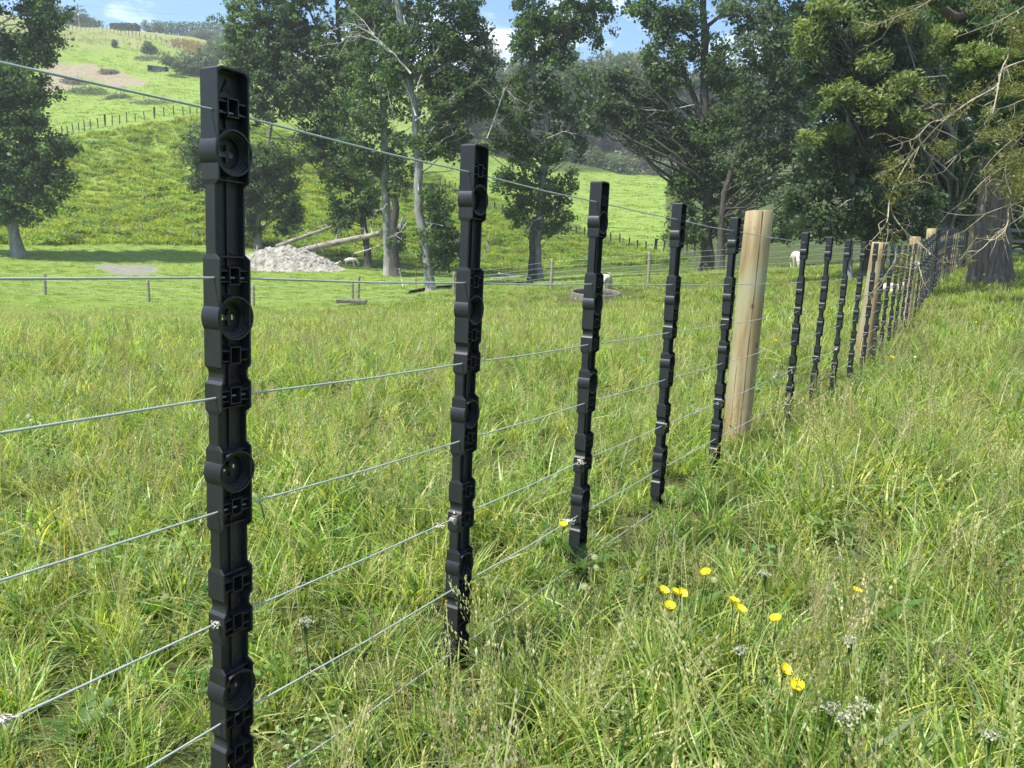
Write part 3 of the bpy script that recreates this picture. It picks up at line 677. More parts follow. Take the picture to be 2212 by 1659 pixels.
def socket_mesh():
    """round socket: stepped cup with a keyhole slot through its floor"""
    b = MB(); n = 36; R = .0335
    prof = [(R, -D2), (R, D2 + .0006), (R - .003, D2 + .0006), (R - .0034, D2 - .005), (R - .0058, D2 - .0052), (R - .0062, D2 - .0095), (R - .0082, D2 - .0098), (R - .0086, D2 - .014), (R - .0104, D2 - .0142), (R - .0108, -.0045)]
    for (r0, y0), (r1, y1) in zip(prof, prof[1:]):
        vs = [(r * math.cos(2 * math.pi * k / n), y, r * math.sin(2 * math.pi * k / n)) for r, y in ((r0, y0), (r1, y1)) for k in range(n)]
        b.add(vs, [(k, (k + 1) % n, n + (k + 1) % n, n + k) for k in range(n)], True)
    # floor with slot
    rr = R - .0108; hw, hh = .0135, .0038
    slot = []
    for k in range(n):
        th = 2 * math.pi * k / n; c, s = math.cos(th), math.sin(th)
        x = (hw - hh) * (1 if c > .25 else -1 if c < -.25 else c / .25) + hh * c; z = hh * (1 if s > .0 else -1) * min(1, abs(s) * 1.6)
        slot.append((x - .003, -.0045, z - .001))
    vs = [(rr * math.cos(2 * math.pi * k / n), -.0045, rr * math.sin(2 * math.pi * k / n)) for k in range(n)] + slot + [(x, -.009, z) for x, _, z in slot]
    fs = [(k, (k + 1) % n, n + (k + 1) % n, n + k) for k in range(n)] + [(n + k, n + (k + 1) % n, 2 * n + (k + 1) % n, 2 * n + k) for k in range(n)]
    b.add(vs, fs)
    # wedge crossing the slot and small bosses
    b.box(-.006, .001, -.0095, .001, -.0075, .0052)
    b.tube([(-.0025, -.006, .0092), (-.0025, .0015, .0092)], .0032, 8); b.tube([(-.0025, -.006, -.0102), (-.0025, .0, -.0102)], .0032, 8)
    b.box(.010, R - .010, -.0062, .004, .0006, .0022)
    return b.mesh('socket', M['plastic'])
def clip_mesh():
    b = MB(); w, h, t = .0100, .0135, .0018; y0, y1 = -.003, D2 - .001
    b.box(-w, w, y0, y1, h - t, h); b.box(-w, w, y0, y1, -h, -h + t)
    b.box(-w, -w + t, y0, y1, -h + t, h - t); b.box(w - t, w, y0, y1, -h + t, h - t)
    for sg in (-1, 1):
        x0, x1 = sorted((sg * w, sg * (W2_ - .003)))
        b.box(x0, x1, y0, D2 - .003, .0065, .0085); b.box(x0, x1, y0, D2 - .003, -.0095, -.0075)
        b.add([(x0, y0, .0085), (x1, y0, .0085), (x1, y0 + .003, .0155), (x0, y0 + .003, .0155), (x0, D2 - .004, .0085), (x1, D2 - .004, .0085)], [(4, 5, 2, 3), (0, 3, 4), (1, 5, 2)][:1])
    b.box(-.0042, .0042, y0, .004, -.0015, .0008); b.tube([(0, .003, .0), (0, .003, .0052)], [.0026, .0013], 6); b.tube([(0, -.003, .002), (0, .005, .002)], .0016, 6)
    return b.mesh('wire_clip', M['plastic'])
def bevel(o, w=.0008, seg=1):
    m_ = o.modifiers.new('bevel', 'BEVEL'); m_.width = w; m_.segments = seg; m_.limit_method = 'ANGLE'; m_.angle_limit = math.radians(50)
BODY, SOCK, CLIP = batten_body(), socket_mesh(), clip_mesh()
fence = empty('batten_fence', (FENCE[0][0], FENCE[0][1], BOTZ), 'wire fence of black plastic battens and round timber posts running uphill through the grass', 'fence')
FB = Vector(fence.location)
def fdir(k):
    a = FENCE[max(k - 1, -5)]; c = FENCE[min(k + 1, 40)]; v = c - a; return math.atan2(v[1], v[0])
WOODK = {5: 1, 11: 1, 17: 1, 23: 1, 29: 1, 35: 1, 41: 1, -4: 1}
for k in range(-3, 41):
    if k in (5, 17, 29, 35): continue
    p = FENCE[k]; a = fdir(k)
    bo = link('batten', BODY, fence)
    bo.location = (p[0] - FB.x, p[1] - FB.y, p[2] - FB.z)
    lx, ly = random.gauss(0, .006), random.gauss(0, .006)
    if k <= 4: lx = ly = 0
    # local +x along the fence, pockets (+y local) face the camera side: rotate so y -> right of fence
    R = Matrix.Rotation(a + math.pi, 4, 'Z')
    bo.rotation_euler = (lx, ly - .004, a + math.pi)
    if k < 12 and k >= 0: bevel(bo, .0009)
    if k > 24: continue
    for z in DISC:
        s = link('socket', SOCK, bo); s.location = (0, 0, z); s.rotation_euler = (0, random.uniform(-.5, .5) if k > 0 else (0, 0, .25, -.3)[DISC.index(z)], 0)
    for z in CLIPS[:(10 if k < 14 else 5)]:
        c = link('wire_clip', CLIP, bo); c.location = (0, 0, z)
# --- wires: from the post behind the camera, through every batten
for w, z in enumerate(WIRES):
    pts = []
    for k in range(-4, 41):
        p = FENCE[k]; a = fdir(k); nx, ny = math.sin(a), -math.cos(a)
        off = .006 if k not in (5, 11, 17, 23, 29, 35) else .012
        q = Vector((p[0] + nx * off, p[1] + ny * off, p[2] + z))
        if pts:
            mid = (pts[-1] + q) / 2; mid.z -= .002 + .002 * random.random(); pts.append(mid)
        pts.append(q)
    b = MB(); b.tube([p - FB for p in pts], .00175, 8); b.build('fence_wire', M['wire'], fence)
# --- round timber posts, wires stapled on the camera side
def round_post(r, z0, z1, seed, knots=True):
    R = random.Random(seed); b = MB(); n = 28; rings = [z0 + (z1 - z0) * i / 9 for i in range(10)]
    rings[-1] = z1 - .006; vs = []
    ph = [R.uniform(0, 6.28) for _ in range(4)]
    for i, z in enumerate(rings):
        for k in range(n):
            th = 2 * math.pi * k / n
            rr = r * (1 + .018 * math.sin(2 * th + ph[0] + z) + .012 * math.sin(3 * th + ph[1]) + .008 * math.sin(z * 7 + ph[2] + th)) * (1.04 - .05 * i / 9)
            vs.append((rr * math.cos(th), rr * math.sin(th), z))
    for k in range(n):
        th = 2 * math.pi * k / n; rr = r * .93; vs.append((rr * math.cos(th), rr * math.sin(th), z1 + .004 * math.sin(th + ph[3])))
    m_ = len(rings) + 1
    fs = [(i * n + k, i * n + (k + 1) % n, (i + 1) * n + (k + 1) % n, (i + 1) * n + k) for i in range(m_ - 1) for k in range(n)]
    b.add(vs, fs, True); b.add(vs[-n:], [tuple(range(n))])
    return b
def crack(r, z0, z1, th, seed):
    """drying split running down a post: a thin dark groove lip"""
    R = random.Random(seed); b = MB(); pts = []; z = z1
    while z > z0:
        rr = r * (1.055 - .05 * (z - z0) / (z1 - z0)); pts.append((rr * math.cos(th), rr * math.sin(th), z)); z -= .05; th += R.uniform(-.022, .022)
    b.tube(pts, [.0004 + .0011 * abs(math.sin(i * .7 + seed)) for i in range(len(pts))], 5); return b
POSTS = [(5, 1636, 455, .072, 1), (11, 1901, 522, .078, 2), (17, 1987, 512, .075, 3), (23, 2024, 494, .085, 4), (29, 2049, 499, .075, 5), (35, 2072, 503, .075, 6), (-4, None, None, .08, 7)]
for k, px, py, r, sd in POSTS:
    p = FENCE[k]; a = fdir(k); nx, ny = math.sin(a), -math.cos(a)
    cx, cy = p[0] - nx * (r - .004), p[1] - ny * (r - .004)
    top = at(px, py, cy).z if px else p[2] + .33
    if k == 5: cx -= .028; cy += .004
    if k == 11: cx, cy = cx + .1 * math.cos(a) , cy + .1 * math.sin(a)
    b = round_post(r, BOTZ - .05, top - p[2], sd); po = b.build('fence_post', M['pine'], fence)
    po.location = (cx - FB.x, cy - FB.y, p[2] - FB.z)
    face = math.atan2(-cy, -cx)
    if k == 5: po.rotation_euler = (0, 0.012, 0)
    if k == 11: po.rotation_euler = (0, .035, 0)
    if k in (5, 11):
        cr = crack(r, -1.0, top - p[2] - .004, face + (.22 if k == 5 else .5), sd).build('crack', M['crack'], po)
        cr2 = crack(r, -.9, -.5, face - .5, sd + 9).build('crack', M['crack'], po)
    for z in WIRES:
        st = MB(); st.tube([(-.010, -.002, -.005), (-.006, .007, -.003), (.006, .007, .003), (.010, -.002, .005)], .0024, 6)
        so = st.build('staple', M['wire'], po); so.location = (nx * r * 1.02, ny * r * 1.02, z); so.rotation_euler = (0, .6, a + math.pi)
# --- the strainer post and rail at the top end
es = FENCE[40]
end = empty('strainer_post', (es[0] + .32, es[1] + .45, gz(es[0] + .32, es[1] + .45)), 'squared timber strainer post with short cap rail at the top end of the fence', 'post')
b = MB(); b.box(-.13, .13, -.11, .11, -.4, 1.42); po = b.build('post', M['pine'], end); bevel(po, .01)
b = MB(); b.box(-.13, .75, -.145, -.112, 1.30, 1.42); po = b.build('cap_rail', M['pine'], end)
b = MB(); b.tube([(.65, 0, -.2), (.22, 0, .95)], .06, 8); b.build('stay', M['greywood'], end)
rail = empty('rail_fence', onground(2230, 28), 'grey timber rail fence in the shade behind the big tree trunk', 'fence')
for i in range(6):
    b = MB(); b.box(-.07, .07, -.07, .07, -.4, 1.25); o = b.build('post', M['greywood'], rail); o.location = (-1.6 + i * 2.1, i * .25, .05 * i)
for i in range(5):
    for h in (.35, .70, 1.08):
        b = MB(); b.box(-1.05, 1.05, -.10, -.072, -.06, .06); o = b.build('rail', M['greywood'], rail); o.location = (-.55 + i * 2.1, .12 + i * .25, h + .05 * i + .02); o.rotation_euler = (0, -.02, .12)

# --- wool caught on the wires and clips
def wool(name, p, s, label, seed, stretch=(1, 1, 1)):
    R = np.random.default_rng(seed); n = 70; b = MB()
    for i in range(26):
        d = R.normal(size=3) * s * .34 * np.array(stretch); e = R.normal(size=3) * s * .24 * np.array(stretch)
        pts = [Vector(d), Vector(d + e * .6 + R.normal(size=3) * s * .15), Vector(d + e * 1.2 + R.normal(size=3) * s * .25)]
        b.tube(pts, [s * .17, s * .16, s * .05], 6)
    for i in range(9):
        d = R.normal(size=3) * s * .3; e = R.normal(size=3) * s * .45; e[2] -= s * .4
        b.tube([Vector(d), Vector(d + e * .5), Vector(d + e)], [s * .02, s * .015, s * .004], 3, cap=False)
    o = b.build(name, M['wool']); o.location = p
    return tag(o, label, 'wool', 'tufts of wool caught on the fence wires')
def wirepos(k, w):
    k0 = math.floor(k); f = k - k0; p = FENCE[k0] * (1 - f) + FENCE[k0 + 1] * f; a = fdir(k0)
    return Vector((p[0] + math.sin(a) * .008, p[1] - math.cos(a) * .008, p[2] + WIRES[w]))
WOOL = [(-.06, 4, .011, 'small white wool wisp on the fifth wire where it meets the nearest batten', (1, 1, 1)), (-.53, 4, .012, 'thin wool wisp on the fifth wire low at the left edge', (2.2, 2.2, .6)), (-.30, 5, .012, 'wool wisp stretched along the sixth wire low left of the nearest batten', (2.4, 2.4, .6)),
        (.93, 4, .016, 'cream wool tuft hanging at the left edge of the second batten', (.9, .9, 1.4)), (.84, 4, .008, 'thin wool strands along the wire just left of the second batten', (3, 3, .6)), (1.95, 4, .018, 'round cream wool tuft stuck to the third batten', (1, 1, 1)), (1.86, 5, .018, 'cream wool tuft on the sixth wire just left of the third batten', (1.4, 1.4, 1)),
        (2.97, 4, .020, 'cream wool tuft on the left edge of the fourth batten', (.9, .9, 1.3)), (3.55, 4, .014, 'small wool tuft halfway along the wire between the fourth and fifth battens', (1, 1, 1)), (3.98, 4, .028, 'large white wool tuft on the fifth batten beside the nearest timber post', (1, 1, 1)),
        (5.98, 4, .026, 'white wool tuft hanging low on the first batten beyond the nearest timber post', (.8, .8, 1.6)), (6.98, 4, .022, 'white wool tuft on the second batten beyond the nearest timber post', (1, 1, 1)), (7.9, 4, .018, 'white wool tuft on the third batten beyond the nearest timber post', (1, 1, 1)), (5.45, 4, .028, 'wool tuft low on the wire just beyond the nearest timber post', (1, 1, 1)),
        (13.0, 4, .035, 'wool tuft on the wire among the battens beyond the second timber post', (1, 1, 1)), (16.5, 1, .05, 'wool tuft high on the wire just before the third timber post', (1, 1, 1.4)), (20.2, 1, .05, 'wool tuft on the upper wire short of the tall pale post', (1, 1, 1.2))]
for i, (k, w, s, lab, st) in enumerate(WOOL): wool('wool_tuft', wirepos(k, w), s * .72, lab, 100 + i, st)

# ------------------------------------------------------------------ far wire fence
far = empty('wire_fence', onground(768, 35), 'low timber post and light wire fence crossing the meadow in the distance', 'fence')
FARP = [(-140, 34, 622), (98, 34, 625), (322, 34, 623), (548, 34, 620), (762, 34.5, 613), (981, 34, 588), (1190, 31.5, 560), (1400, 30.5, 543), (1612, 30, 531), (1834, 29, 514), (2040, 28.5, 512)]
def slim_post(r, h, seed):
    b = round_post(r, -.25, h, seed); return b
tops = []
for i, (px, Y, ty) in enumerate(FARP):
    g = onground(px, Y); T = at(px, ty, Y); h = min(max(T.z - g.z, .95), 1.45)
    po = slim_post(.062, h, 50 + i).build('fence_post', M['weathered' if i != 9 else 'greywood'], far)
    po.location = g - Vector(far.location); po.rotation_euler = (random.gauss(0, .02), random.gauss(0, .02) - .02, 0)
    tops.append(Vector((g.x, g.y, g.z + h)))
g2 = onground(774, 34.6); po = slim_post(.07, 1.25, 77).build('fence_post', M['weathered'], far); po.location = g2 - Vector(far.location)
for j in range(5):
    b = MB(); b.tube([p - Vector((0, .05, .09 + j * .215)) - Vector(far.location) for p in tops], .005, 4); b.build('fence_wire', M['wire'], far)
# concrete slab at the paired posts
sl = onground(768, 33.6); b = MB(); b.box(-.65, .62, -.30, .30, .0, .16)
o = b.build('concrete_slab', M['concrete']); o.location = sl + Vector((-.15, 0, .08)); o.rotation_euler = (0, 0, .05); bevel(o, .03)
tag(o, 'low weathered concrete slab at the foot of the paired fence posts', 'slab')

# electric fence standards along the field edge and by the stream
STD = [(74, 57, .95, 'pale green', .14), (253, 57, .9, 'pale green', 0), (305, 58, .75, 'white', 0), (368, 57, .8, 'white', .02), (420, 57, .95, 'pale green', 0), (497, 56, 1.1, 'white', .13), (17, 58, .7, 'white', 0),
       (590, 52, .8, 'white', 0), (634, 52, .8, 'white', 0), (680, 52, .8, 'white', 0), (762, 53, .7, 'white', 0), (871, 41, .95, 'white', -.25), (898, 38, 1.35, 'rusty orange', 0)]
M['orangepole'] = simple('rusty_orange', (.36, .13, .05), rough=.7); M['greenpole'] = simple('pale_green_plastic', (.42, .60, .42), rough=.5)
USED = ['leaning pale green fence standard beside the leftmost tree trunk', 'pale green fence standard left of the shaggy bank, nearest the leftmost tree', 'short white fence standard with a dark cap below the yellow flowered bank', 'short white T-topped fence standard below the yellow flowered bank', 'pale green fence standard further right below the yellow flowered bank', 'white fence standard leaning left, just left of the nearest batten', 'white fence standard at the left picture edge by the tree foot',
        'white fence standard behind the top of the spoil mound', 'white fence standard at the right shoulder of the spoil mound', 'white fence standard beside the resting sheep', 'white fence standard behind the grazing sheep', 'white fence standard leaning right in the grass before the thick pale trunk', 'rusty orange marker pole standing by the stream bank']
for (px, Y, h, c, lean), lab in zip(STD, USED):
    g = onground(px, Y); b = MB(); b.tube([(0, 0, -.1), (lean * h * .5, 0, h * .5), (lean * h, 0, h)], .018 if c != 'rusty orange' else .03, 6)
    b.box(lean * h - .05, lean * h + .05, -.01, .01, h - .06, h - .02); b.box(lean * h * .8 - .03, lean * h * .8 + .03, -.02, .02, h * .75, h * .78)
    o = b.build('fence_standard', M[{'white': 'white', 'pale green': 'greenpole', 'rusty orange': 'orangepole'}[c]]); o.location = g
    tag(o, lab, 'fence standard', 'electric fence standards along the field edge')
# thin tapes linking the standards at the field edge
b = MB()
for h in (.35, .7): b.tube([onground(px, Y) + Vector((0, 0, h)) for px, Y in ((17, 58), (74, 57), (253, 57), (305, 58), (368, 57), (420, 57), (497, 56), (590, 52), (634, 52), (680, 52))], .006, 4)
o = b.build('electric_fence_line', M['orangepole']); tag(o, 'thin rusty fence lines strung between the standards at the field edge', 'fence wire')

# hillside fences
def hill_fence(name, pts, n, h, r, label, mat, capk=()):
    """pts: (px, Y) along the ground"""
    e = empty(name, onground(*pts[0]), label, 'fence'); B = Vector(e.location)
    L = np.array(pts, float); s = np.linspace(0, len(L) - 1, n)
    px = np.interp(s, range(len(L)), L[:, 0]); Y = np.interp(s, range(len(L)), L[:, 1]); P = []
    me = None
    for i in range(n):
        g = onground(px[i], Y[i]); P.append(g)
        if me is None:
            b = MB(); b.tube([(0, 0, -.3), (0, 0, h)], r, 6); me = b.mesh('fence_post', mat)
        o = link('fence_post', me, e); o.location = g - B; o.rotation_euler = (random.gauss(0, .03), random.gauss(0, .05), 0); o.scale = (1, 1, random.uniform(.88, 1.1))
        if i in capk: o.scale = (1.9, 1.9, 1.2)
    for j in range(3):
        b = MB(); b.tube([p + Vector((0, 0, h * (.9 - .27 * j))) - B for p in P], .008, 3, cap=False); b.build('fence_wire', M['wire'], e)
    return e
def yrow(px, py, d0=60, d1=232):
    """depth at which the ground shows at this pixel on the hill"""
    best = None
    for Y in np.linspace(d0, d1, 170):
        g = onground_fast(px, Y)
        if g <= py: return Y
    return d1
def onground_fast(px, Y):
    x = Y * (px - 1106) / 1662 * 1.0
    p = onground(px, Y); return float(project([[p.x, p.y, p.z]])[1][0])
def rowpts(L): return [(px, yrow(px, py)) for px, py in L]
hill_fence('hill_fence', rowpts([(60, 333), (120, 307), (190, 286), (280, 266), (400, 254), (480, 250)]), 30, 1.2, .06, 'dark post fence slanting across the green hillside above the yellow flowered bank', M['darkbark'], (14, 20))
hill_fence('hill_fence', rowpts([(950, 405), (1000, 430), (1075, 462), (1160, 485), (1240, 512), (1330, 533), (1420, 550), (1500, 556)]), 34, 1.2, .075, 'dark post fence coming down the far pasture behind the central trees', M['darkbark'], (21, 28))
hill_fence('ridge_fence', rowpts([(100, 70), (153, 66), (232, 71), (300, 88), (400, 110), (480, 122)]), 44, 1.5, .09, 'pale picket-like fence along the skyline ridge of the left hill', M['weathered'])
hill_fence('slope_fence', rowpts([(120, 88), (190, 92), (280, 104), (340, 122), (400, 128)]), 15, 1.2, .06, 'faint grey fence crossing the dry grass below the ridge', M['weathered'])

# ------------------------------------------------------------------ trees
def perp_curve(p0, p1, n, wob, R, sag=0.0):
    p0 = np.array(p0, float); p1 = np.array(p1, float); L = np.linalg.norm(p1 - p0); o = R.normal(size=3) * wob * L; o2 = R.normal(size=3) * wob * L * .5
    out = []
    for i in range(n + 1):
        s = i / n; q = p0 * (1 - s) + p1 * s + o * math.sin(math.pi * s) + o2 * math.sin(2 * math.pi * s); q[2] += sag * L * math.sin(math.pi * s); out.append(Vector(q))
    return out
def px_path(path, Y, curve=0.0, R=None):
    return [at(x, y, Y) for x, y in path]
def twiggy(b, pts, r0, R, n=7, spread=.45, L=None, depth=1):
    """bare twigs leaving a branch"""
    tot = sum((pts[i + 1] - pts[i]).length for i in range(len(pts) - 1)); L = L or tot * .35
    for _ in range(n):
        i = R.integers(len(pts) // 3, len(pts) - 1) if len(pts) > 3 else R.integers(0, len(pts) - 1); f = R.random(); p = pts[i].lerp(pts[i + 1], f)
        d = (pts[i + 1] - pts[i]).normalized() + Vector(R.normal(size=3) * spread) * 1.6; d = d.normalized(); l = L * R.uniform(.4, 1.1)
        q = [p, p + d * l * .5 + Vector(R.normal(size=3) * l * .08), p + d * l + Vector(R.normal(size=3) * l * .18)]
        b.tube(q, [r0 * .5, r0 * .35, r0 * .12], 4, cap=False)
        if depth: twiggy(b, q, r0 * .5, R, 3, spread, l * .5, depth - 1)
def make_tree(name, px, Y, trunks, blobs, label, cat='tree', seed=0, leaf=(.15, .12), mat='poplar', bark='bark', per=62, crad=.58, dens=1.1, dead=(), deadmat='deadwood', above=(), group=None, limbs=True, depthf=.85, up=.35, extra_leaf=None, droop=0.):
    """trunks: [(path in px, base radius, top radius)] ; blobs: crown masses (px, py, rx, ry[, mat]) at depth Y"""
    R = np.random.default_rng(1000 + seed)
    base = onground(px, Y); e = empty(name, base, label, cat, group); b = MB(); tp = []
    for path, r0, r1 in trunks:
        pts = px_path(path, Y)
        if path[0][1] > 480 and Y > 15:
            g = gz(pts[0].x, pts[0].y); pts[0].z = min(pts[0].z, g) - .15
        q = []
        for i in range(len(pts) - 1):
            for k in range(3):
                s = k / 3; q.append(pts[i].lerp(pts[i + 1], s) + Vector(R.normal(size=3)) * r0 * .10)
        q.append(pts[-1]); n = len(q)
        rr = [r0 + (r1 - r0) * (i / (n - 1)) ** .8 for i in range(n)]
        if path[0][1] > 480: rr[0] = r0 * 1.45; rr[1] = r0 * 1.12
        random.seed(seed); b.tube([p - base for p in q], rr, 12, jag=.05); tp.append((q, rr))
    allq = [(p, r) for q, rr in tp for p, r in zip(q, rr)]
    tv = np.array([p for p, r in allq]); C = []; S = []
    mats = {}
    for bl in list(blobs) + list(above):
        cx, cy, rx, ry = bl[:4]; bm = bl[4] if len(bl) > 4 else mat
        Yc = Y + (bl[5] if len(bl) > 5 else 0)
        c = np.array(at(cx, cy, Yc)); k = Yc / FPX; sx, sz = rx * k, ry * k; sy = (sx + sz) / 2 * depthf
        n = max(5, int(dens * 9.0 * (sx * sy * sz) ** (2 / 3) / crad ** 2))
        u = R.normal(size=(n, 3)); u /= np.linalg.norm(u, axis=1, keepdims=True); rad = R.random(n) ** .42
        lump = 1 + .22 * np.sin(u[:, 0] * 5 + seed) * np.sin(u[:, 2] * 6 + cx) + .12 * np.sin(u[:, 1] * 9 + cy)
        P = c + u * (rad * lump)[:, None] * np.array([sx, sy, sz])
        mats.setdefault(bm, []).append(P)
        if limbs:
            step = max(1, n // 6)
            for q in P[::step]:
                dd = tv - q; h = np.hypot(dd[:, 0], dd[:, 1]); cost = np.abs(dd[:, 2] + .55 * h + .2) + h * .3; j = int(np.argmin(cost)); r = min(allq[j][1] * .35, .014 + .010 * np.linalg.norm(q - tv[j]))
                cv = perp_curve(tv[j], q, 5, .11, R, .03)
                b.tube([p - base for p in cv], [r * (1 - .82 * i / 5) for i in range(6)], 5, cap=False)
    b.build('trunk', M[bark], e)
    for bm, Ps in mats.items():
        P = np.concatenate(Ps); nc = len(P); sz = R.uniform(.55, 1.15, nc) * crad
        cnt = R.poisson(per, nc); idx = np.repeat(np.arange(nc), cnt); n = len(idx)
        u = R.normal(size=(n, 3)); u /= np.linalg.norm(u, axis=1, keepdims=True)
        Q = P[idx] + u * (R.random(n) ** .6 * sz[idx])[:, None] * np.array([1, 1, .72])
        L = np.clip(np.exp(R.normal(-.12, .38, n)), .35, 1.9) * leaf[0]; W = L * leaf[1] / leaf[0] * R.uniform(.8, 1.1, n)
        V = leaf_verts(Q - np.array(base), L, W, up, droop, R)
        tone = np.clip(.45 + .22 * R.normal(size=nc)[idx] + .24 * R.normal(size=n), 0, 1)
        cr = link('crown', quads_mesh('crown', V, 4, M[bm], tone), e)
    for path, r0, tw in dead:
        pts = px_path(path, Y - .6); q = []
        for i in range(len(pts) - 1):
            for k in range(3): q.append(pts[i].lerp(pts[i + 1], k / 3) + Vector(R.normal(size=3)) * r0 * .5)
        q.append(pts[-1]); n = len(q); db = MB(); q = [p - base for p in q]
        db.tube(q, [r0 * (1 - .75 * i / (n - 1)) for i in range(n)], 6); twiggy(db, q, r0 * .8, R, tw)
        db.build('dead_branch', M[deadmat], e)
    return e

make_tree('poplar_tree', 38, 46, [([(38, 515), (26, 480), (12, 440), (-8, 380), (-25, 250), (-35, 50), (-40, -200)], .33, .12)],
    [(-60, 60, 60, 90), (10, 120, 60, 60), (95, 28, 52, 34), (85, 100, 42, 45), (50, 185, 62, 55), (-40, 200, 90, 90), (55, 265, 52, 50), (40, 340, 85, 50), (140, 318, 42, 22), (60, 410, 82, 48), (-50, 380, 90, 90), (120, 385, 34, 40), (20, 462, 62, 24)],
    'broad dark leafy tree with a leaning trunk at the left edge of the field', seed=1, above=[(20, -70, 110, 60), (-50, -160, 110, 90)], dens=1.5)
make_tree('poplar_tree', 557, 56, [([(557, 535), (558, 480), (566, 430), (575, 380), (576, 330), (592, 230), (600, 100)], .22, .08)],
    [(600, 420, 44, 60), (545, 430, 34, 50, 'poplar2'), (625, 470, 34, 40), (595, 345, 60, 45), (530, 355, 50, 42, 'poplar2'), (430, 330, 42, 44, 'poplar2'), (428, 395, 24, 26, 'poplar2'), (480, 300, 50, 40, 'poplar2'), (545, 495, 24, 24)],
    'slender tree with a thin pale trunk just behind the spoil mound', seed=2, leaf=(.17, .13), per=60, dens=1.35)
make_tree('poplar_tree', 795, 52, [([(795, 568), (792, 530), (785, 470), (770, 400), (756, 310), (742, 200), (730, 60), (725, -60)], .26, .12), ([(742, 200), (700, 100), (660, 0)], .12, .05)],
    [(540, 30, 60, 55), (520, 110, 40, 60, 'poplar2'), (585, 120, 70, 70), (640, 50, 70, 60), (560, 215, 70, 60, 'poplar2'), (650, 190, 70, 70, 'poplar2'), (730, 120, 80, 80), (720, 240, 80, 60), (690, 310, 60, 40), (740, 370, 50, 50), (770, 440, 60, 40), (735, 470, 34, 34), (800, 30, 70, 60)],
    'wide grey green tree with a thin dark trunk left of the pair of pale trunks', seed=3, leaf=(.17, .13), per=60, above=[(640, -60, 130, 60), (780, -70, 90, 70)], dens=1.05, bark='darkbark',
    dead=[([(742, 42), (745, 90), (748, 140)], .03, 6), ([(788, 195), (760, 205), (735, 240)], .035, 8), ([(790, 285), (765, 283), (745, 300)], .035, 6), ([(700, 10), (680, 60), (668, 110)], .03, 8)])
make_tree('poplar_tree', 842, 47, [([(842, 568), (838, 520), (835, 460), (831, 400), (832, 340), (830, 250), (826, 150), (828, 60), (832, -80)], .30, .16)],
    [(810, 130, 60, 60), (860, 200, 60, 60), (790, 250, 60, 60), (860, 320, 46, 44), (800, 360, 42, 40), (865, 400, 34, 44), (800, 60, 60, 60), (770, 330, 50, 34), (862, 520, 24, 30), (880, 60, 50, 70)],
    'tree with a thick straight pale grey trunk rising behind the fallen log', seed=4, bark='palebark', above=[(830, -70, 100, 60)], dens=.95,
    dead=[([(838, 440), (825, 455), (812, 452)], .05, 6), ([(872, 465), (862, 490), (848, 512)], .06, 6), ([(815, 390), (800, 380), (790, 360)], .03, 5)])
make_tree('dead_tree_stump', 854, 46.5, [([(854, 568), (853, 520), (850, 480), (856, 450), (849, 420)], .30, .18)], [], 'charred broken dead trunk standing right against the thick pale trunk', cat='dead tree', seed=44, bark='darkbark')
make_tree('poplar_tree', 932, 38, [([(932, 628), (927, 590), (918, 520), (906, 470), (904, 430), (905, 350), (899, 300), (898, 266), (895, 219), (882, 175), (877, 110), (865, 47), (858, 0), (852, -90)], .25, .14), ([(878, 100), (890, 60), (905, 20), (925, -30)], .10, .06), ([(900, 285), (925, 265), (940, 240)], .10, .05)],
    [(960, 60, 66, 56), (1010, 30, 40, 44), (990, 120, 60, 56), (930, 150, 56, 50), (1000, 190, 56, 46), (960, 240, 60, 44), (925, 310, 46, 34), (970, 300, 44, 40), (850, 150, 40, 50), (945, 432, 40, 36), (945, 490, 44, 44), (975, 540, 42, 36), (935, 555, 34, 34), (865, 90, 34, 40), (1040, 85, 24, 26), (1055, 150, 28, 40, 'poplar2'), (1045, 225, 30, 40, 'poplar2')],
    'tall white limbed tree by the stream with a long pale crooked trunk', seed=5, bark='palebark', leaf=(.135, .11), crad=.48, per=60, above=[(920, -60, 120, 50)], dens=1.05,
    dead=[([(888, 160), (850, 118), (807, 76), (770, 55), (742, 48)], .055, 7), ([(807, 76), (785, 45), (762, 22)], .035, 3), ([(848, 115), (815, 90), (776, 78), (748, 80), (730, 98)], .04, 12), ([(897, 250), (880, 190), (858, 160)], .04, 4), ([(898, 200), (915, 150), (945, 110), (955, 95)], .05, 6), ([(905, 410), (898, 360), (890, 330)], .03, 4), ([(925, 330), (960, 300), (985, 285)], .03, 5),
          ([(960, 487), (935, 482), (918, 500)], .03, 6), ([(896, 262), (935, 238), (1000, 195), (1040, 170)], .04, 7), ([(880, 480), (865, 500), (845, 512)], .03, 4), ([(835, 190), (850, 250), (880, 285)], .02, 3), ([(1052, 300), (1090, 190), (1115, 215)], .03, 14)])
